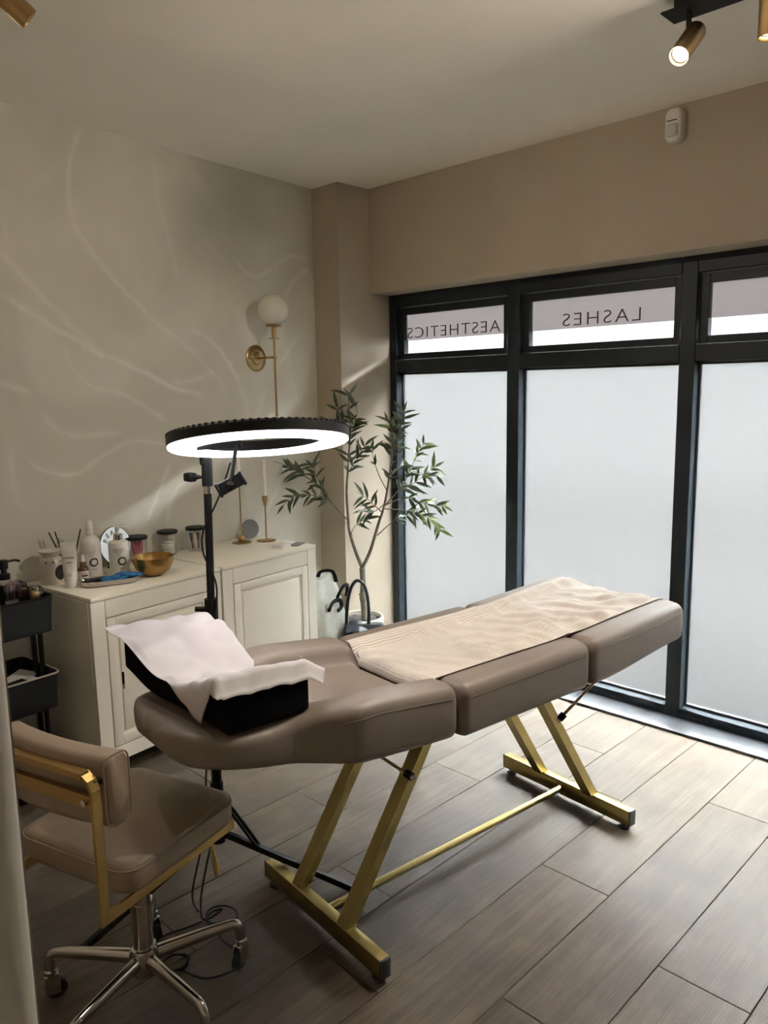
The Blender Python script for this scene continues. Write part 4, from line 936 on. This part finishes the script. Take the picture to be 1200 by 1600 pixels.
part('body', MB().lathe([(.028, 0), (.030, .003), (.030, .165), (.022, .180), (.014, .184)], 26), M_JARGLASS, pb_)
pq = part('pump_head', MB().lathe([(.021, .182), (.022, .184), (.022, .204), (.012, .207), (.011, .222), (.017, .224), (.018, .256), (.016, .260), (0, .261)], 22), M_BLACK, pb_)
part('pump_nozzle', MB().tube(smooth_path([(.0, .010, .250), (.0, .045, .252), (.0, .066, .244)], 4), .005, 8), M_BLACK, pq)
lb = root('lash_tray', tr(-.085, -.13, ZM_), TRZ+.1, 'white case with a row of dark lash strips in the middle tray', 'lash case')
part('case', MB().box(-.05, .05, -.085, .085, 0, .098, .003, 1), M_CAP, lb)
for k in range(12): part('lash_strip', MB().box(-.046, .008, -.078+.0135*k, -.069+.0135*k, .0985, .1025), M_BLACK if k < 9 else M_CAP, lb, 0)
for k, (x, y, zz, a, tl) in enumerate(((-.205, -.085, .075, .3, .2), (-.215, -.20, .115, -.2, -.15), (-.20, -.325, .070, .2, .15))):
    o = part('folded_leaflet', MB().box(-.05, .05, -.07, .07, 0, .002).box(-.05, .05, -.07, .07, .003, .005), M_COTTON, None, 0); o.location = tr(x, y, ZM_+zz); o.rotation_euler = (tl, .18*math.sin(k*2), TRZ+a)
    tag(o, ['white leaflet at the front of the middle trolley tray', 'white leaflet at the back of the middle trolley tray', 'white leaflet at the far left of the middle trolley tray'][k], 'leaflet', 'leaflets in the middle trolley tray')

# ------------------------------------------------------------------ bags beside the cabinet
M_MESHBAG = mat('translucent_woven_bag', (.58, .60, .54), .55, bump=.6, bscale=25, var=.12, vscale=14)
SBG = root('shopping_bag', wp(1.360, .370), WA, 'pale woven shopping bag with black straps beside the cabinet', 'bag')
def bagf(hx, hy, top, seed, lean=(0, 0), taper=0):
    rings = []
    n = 40
    for i in range(15):
        t = i/14; z = top*t; k = .86+.22*math.sin(t*2.4)-.50*max(0, t-.55)**1.5*2-taper*t
        rg = []
        for j in range(n):
            a = 2*math.pi*j/n; x = hx*k*math.copysign(abs(math.cos(a))**.6, math.cos(a)); y = hy*(k*.7+.3)*math.copysign(abs(math.sin(a))**.6, math.sin(a))
            w_ = .10*noise.noise(Vector((math.cos(a)*2.2, math.sin(a)*2.2, t*3+seed)))+.05*noise.noise(Vector((math.cos(a)*6, math.sin(a)*6, t*8+seed)))
            rg.append(Vector((x*(1+w_)+lean[0]*t, y*(1+w_)+lean[1]*t, z*(1+.05*noise.noise(Vector((math.cos(a)*2, math.sin(a)*2, seed)))*t))))
        rings.append(rg)
    return MB().loft(rings)
part('sack', bagf(.135, .125, .60, 2.0, (-.03, -.035)), M_MESHBAG, SBG, 60)
def strap(pts, w_=.018): return MB().tube(smooth_path(pts, 6), w_*.72, 10, flat=.55)
part('strap', strap([(.0, -.03, .575), (.03, -.035, .625), (.075, .01, .625), (.085, .03, .565)]), M_BLACK, SBG)
part('strap', strap([(.095, .02, .47), (.118, .045, .535), (.118, .085, .535), (.105, .09, .475)]), M_BLACK, SBG)
part('strap', strap([(.118, -.075, .425), (.135, -.055, .475), (.138, -.005, .475), (.132, .015, .435), (.128, -.012, .415)]), M_BLACK, SBG)
BBG = root('black_handbag', (-2.995, 2.878, 0), math.radians(45), 'black handbag with an arched handle in front of the plant pot', 'bag')
M_HAND = mat('black_leather', (.010, .013, .018), .35, bump=.15, bscale=80)
part('body', MB().loft([[Vector((x*k, y*k2, z)) for x, y in rrect(.105, .065, .03, 5)] for z, k, k2 in ((0, .95, .95), (.02, 1, 1), (.2, 1.04, .9), (.31, 1.05, .55), (.335, 1.0, .30))]), M_HAND, BBG, 50)
part('flap', MB().grid(lambda u, v: Vector((-.10+.24*u, -.070+.10*v*(1-.2*u), .338-.035*(1-v)-.03*u*u+.012*math.sin(u*6))), 12, 6), M_HAND, BBG, 60)
part('handle', MB().tube(smooth_path([(-.098, .0, .30), (-.095, 0, .40), (-.085, 0, .48), (-.065, 0, .545), (-.035, 0, .578), (-.003, 0, .56), (.018, 0, .50), (.026, 0, .40), (.022, 0, .30)], 6), .0095, 10), M_HAND, BBG)
part('chain', MB().tube(smooth_path([(-.05, -.06, .33), (-.06, -.075, .25), (-.04, -.08, .17)], 5), .004, 6), M_CHROME, BBG)

# ------------------------------------------------------------------ olive tree in its pot
PP = Vector((-3.25, 3.10, 0)); OT = root('olive_tree', PP, math.radians(44.7), 'artificial olive tree in an ivory pot beside the window', 'plant')
part('pot', MB().lathe([(.085, 0), (.098, .004), (.118, .08), (.128, .18), (.131, .262), (.131, .276), (.127, .281), (.119, .280), (.117, .270), (.115, .24), (0, .24)], 40), M_POT, OT)
soil = part('soil', MB().grid(lambda u, v: Vector((.116*u*math.cos(v*2*math.pi), .116*u*math.sin(v*2*math.pi), .258+.010*noise.noise(Vector((u*9*math.cos(v*6.283), u*9*math.sin(v*6.283), 0))))), 10, 40), M_SOIL, OT, 60)
random.seed(11)
def bx3(pts, dep0, dep1): n = len(pts); return [Vector((x, dep0+(dep1-dep0)*i/max(1, n-1), z)) for i, (x, z) in enumerate(pts)]
TRUNK = [(.02, .255), (.016, .33), (.011, .406), (.014, .48), (.011, .569)]
tk = part('trunk', MB().tube(smooth_path(bx3(TRUNK, 0, .0), 5), [.021, .020, .019, .018, .018, .018, .0175, .017, .019, .021, .018, .017, .0165, .016, .016, .016, .016, .016, .016, .017, .018], 12), M_BARK, OT, 60)
for z, a in ((.405, 2.6), (.398, .4), (.455, .8)): part('knot', MB().tube([(.011, 0, z), (.011+.026*math.cos(a), .010*math.sin(a), z+.006)], [.009, .006], 8), M_BARK, tk)
BR = {
 'l': ([(.011, .569), (-.028, .677), (-.059, .792), (-.066, .872), (-.071, 1.018), (-.062, 1.13), (-.054, 1.24), (-.04, 1.372), (-.048, 1.514), (-.049, 1.575)], .0, .03, .0115, .55),
 'r': ([(.011, .569), (.062, .676), (.115, .846), (.145, .936), (.181, 1.126), (.195, 1.291), (.188, 1.434)], .0, -.03, .012, .60),
 'l1': ([(-.071, .86), (-.166, .975), (-.219, 1.077), (-.26, 1.177), (-.292, 1.211)], .01, -.08, .005, .35), 'l2': ([(-.145, .952), (-.251, 1.01), (-.365, 1.012), (-.423, .968)], -.02, -.10, .004, .15),
 'l2b': ([(-.209, 1.054), (-.317, 1.134), (-.415, 1.191), (-.48, 1.214)], -.04, -.07, .004, .12), 'l3': ([(-.054, .769), (-.025, .825), (.032, .864)], .0, -.03, .003, .35),
 'l4': ([(-.049, 1.328), (-.111, 1.417), (-.209, 1.419)], .02, .0, .003, .15), 'l4b': ([(-.043, 1.394), (-.099, 1.46), (-.114, 1.515)], .02, .03, .003, .15), 'l5': ([(-.06, 1.13), (-.017, 1.196), (.04, 1.283)], .02, .05, .003, .25),
 'l6': ([(-.043, 1.383), (.0, 1.47), (-.01, 1.524)], .02, -.02, .003, .2), 'r1': ([(.163, 1.030), (.115, 1.127), (.084, 1.238), (.074, 1.326)], -.01, .03, .0035, .25), 'r2': ([(.192, 1.236), (.24, 1.367), (.263, 1.476)], -.02, -.06, .0035, .2),
 'r3': ([(.145, .936), (.258, 1.069), (.326, 1.212), (.382, 1.31)], -.02, -.05, .0045, .3), 'r4': ([(.215, 1.018), (.325, 1.079), (.436, 1.166)], -.03, -.06, .004, .1), 'r5': ([(.145, .924), (.29, .911), (.412, .863), (.468, .794)], -.02, -.09, .004, .25),
 'r6': ([(.156, .947), (.279, .99), (.368, .955), (.502, .935)], -.02, -.05, .004, .2), 'r7': ([(.133, .902), (.057, .982), (-.009, 1.034)], -.02, -.09, .004, .12), 'r8': ([(.103, .766), (.177, .833), (.256, .883), (.379, .887)], -.01, -.03, .004, .45),
 'r9': ([(.192, 1.125), (.282, 1.179), (.37, 1.122), (.458, 1.11)], -.03, -.04, .0035, .15), 'r10': ([(.151, .958), (.089, .914), (.011, .927)], -.02, -.08, .0035, .2), 'r11': ([(.193, 1.17), (.206, 1.346), (.175, 1.434)], -.02, .0, .003, .2)}
def leaf_mesh(name, ln, wd, curl):
    vs = []; fs = []; n = 6
    for i in range(n+1):
        t = i/n; w_ = wd*math.sin(math.pi*(t**.8))*(1-.15*t)+.0004; z = -curl*t*t*ln; d = .22*w_
        vs += [(-w_, t*ln, z+d), (0, t*ln, z), (w_, t*ln, z+d)]
    for i in range(n):
        a = i*3; fs += [(a, a+1, a+4, a+3), (a+1, a+2, a+5, a+4)]
    return MB().add(vs, fs).mesh(name, 60)
LEAVES = [leaf_mesh('leaf', ln, w_, c) for ln, w_, c in ((.074, .0088, .25), (.084, .0096, .4), (.066, .0082, .15), (.090, .0090, .55))]
YOUNG = [leaf_mesh('leaf', ln, w_, c) for ln, w_, c in ((.068, .0088, .2), (.080, .0094, .35))]
for m_ in LEAVES: m_.materials.append(M_LEAF)
for m_ in YOUNG: m_.materials.append(M_LEAF2)
spots_ = []
for key, (pts, d0, d1, r_, start) in BR.items():
    P = smooth_path(bx3(pts, d0, d1), 8); n = len(P)
    part('branch', MB().tube(P, [max(.0014, r_*(1-.85*i/(n-1))) for i in range(n)], 7), M_BARK, OT, 60)
    tot = sum((P[i+1]-P[i]).length for i in range(n-1)); step = .0165 if key not in ('l', 'r') else .019
    acc = 0; nxt = tot*start; sidx = 0
    for i in range(n-1):
        seg = (P[i+1]-P[i]).length
        while acc+seg >= nxt:
            q_ = P[i].lerp(P[i+1], (nxt-acc)/seg); spots_.append((q_, (P[i+1]-P[i]).normalized(), sidx, nxt/tot, key)); sidx += 1; nxt += step
        acc += seg
    spots_.append((P[-1], (P[-1]-P[-2]).normalized(), -1, 1.0, key))
random.shuffle(spots_)
cnt = 0
for (q_, t, k, fr_, key) in spots_:
    for side in ((0,) if k < 0 else (1, -1)):
        if cnt >= 298: break
        up = Vector((0, -1, .2)); sd = t.cross(up).normalized(); nn = sd.cross(t).normalized()
        if k < 0: d = t
        else:
            ang = random.uniform(.55, .95); tw_ = (k % 2)*1.2+random.uniform(-.5, .5)
            d = (t*math.cos(ang)+(sd*math.cos(tw_)+nn*math.sin(tw_))*math.sin(ang)*side).normalized()
        d = (d+Vector((0, 0, -.18))).normalized()
        xn = d.cross(Vector((random.uniform(-.5, .5), -1, random.uniform(.2, 1.0)))).normalized(); zn = xn.cross(d)
        young = (key in ('r3', 'r6', 'r5', 'r11', 'r4') and fr_ > .55 and random.random() < .65)
        o = link('leaf', random.choice(YOUNG if young else LEAVES), None, OT); s_ = random.uniform(.85, 1.25)
        o.matrix_local = Matrix.Translation(q_) @ Matrix((xn*s_, d*s_, zn*s_)).transposed().to_4x4(); cnt += 1
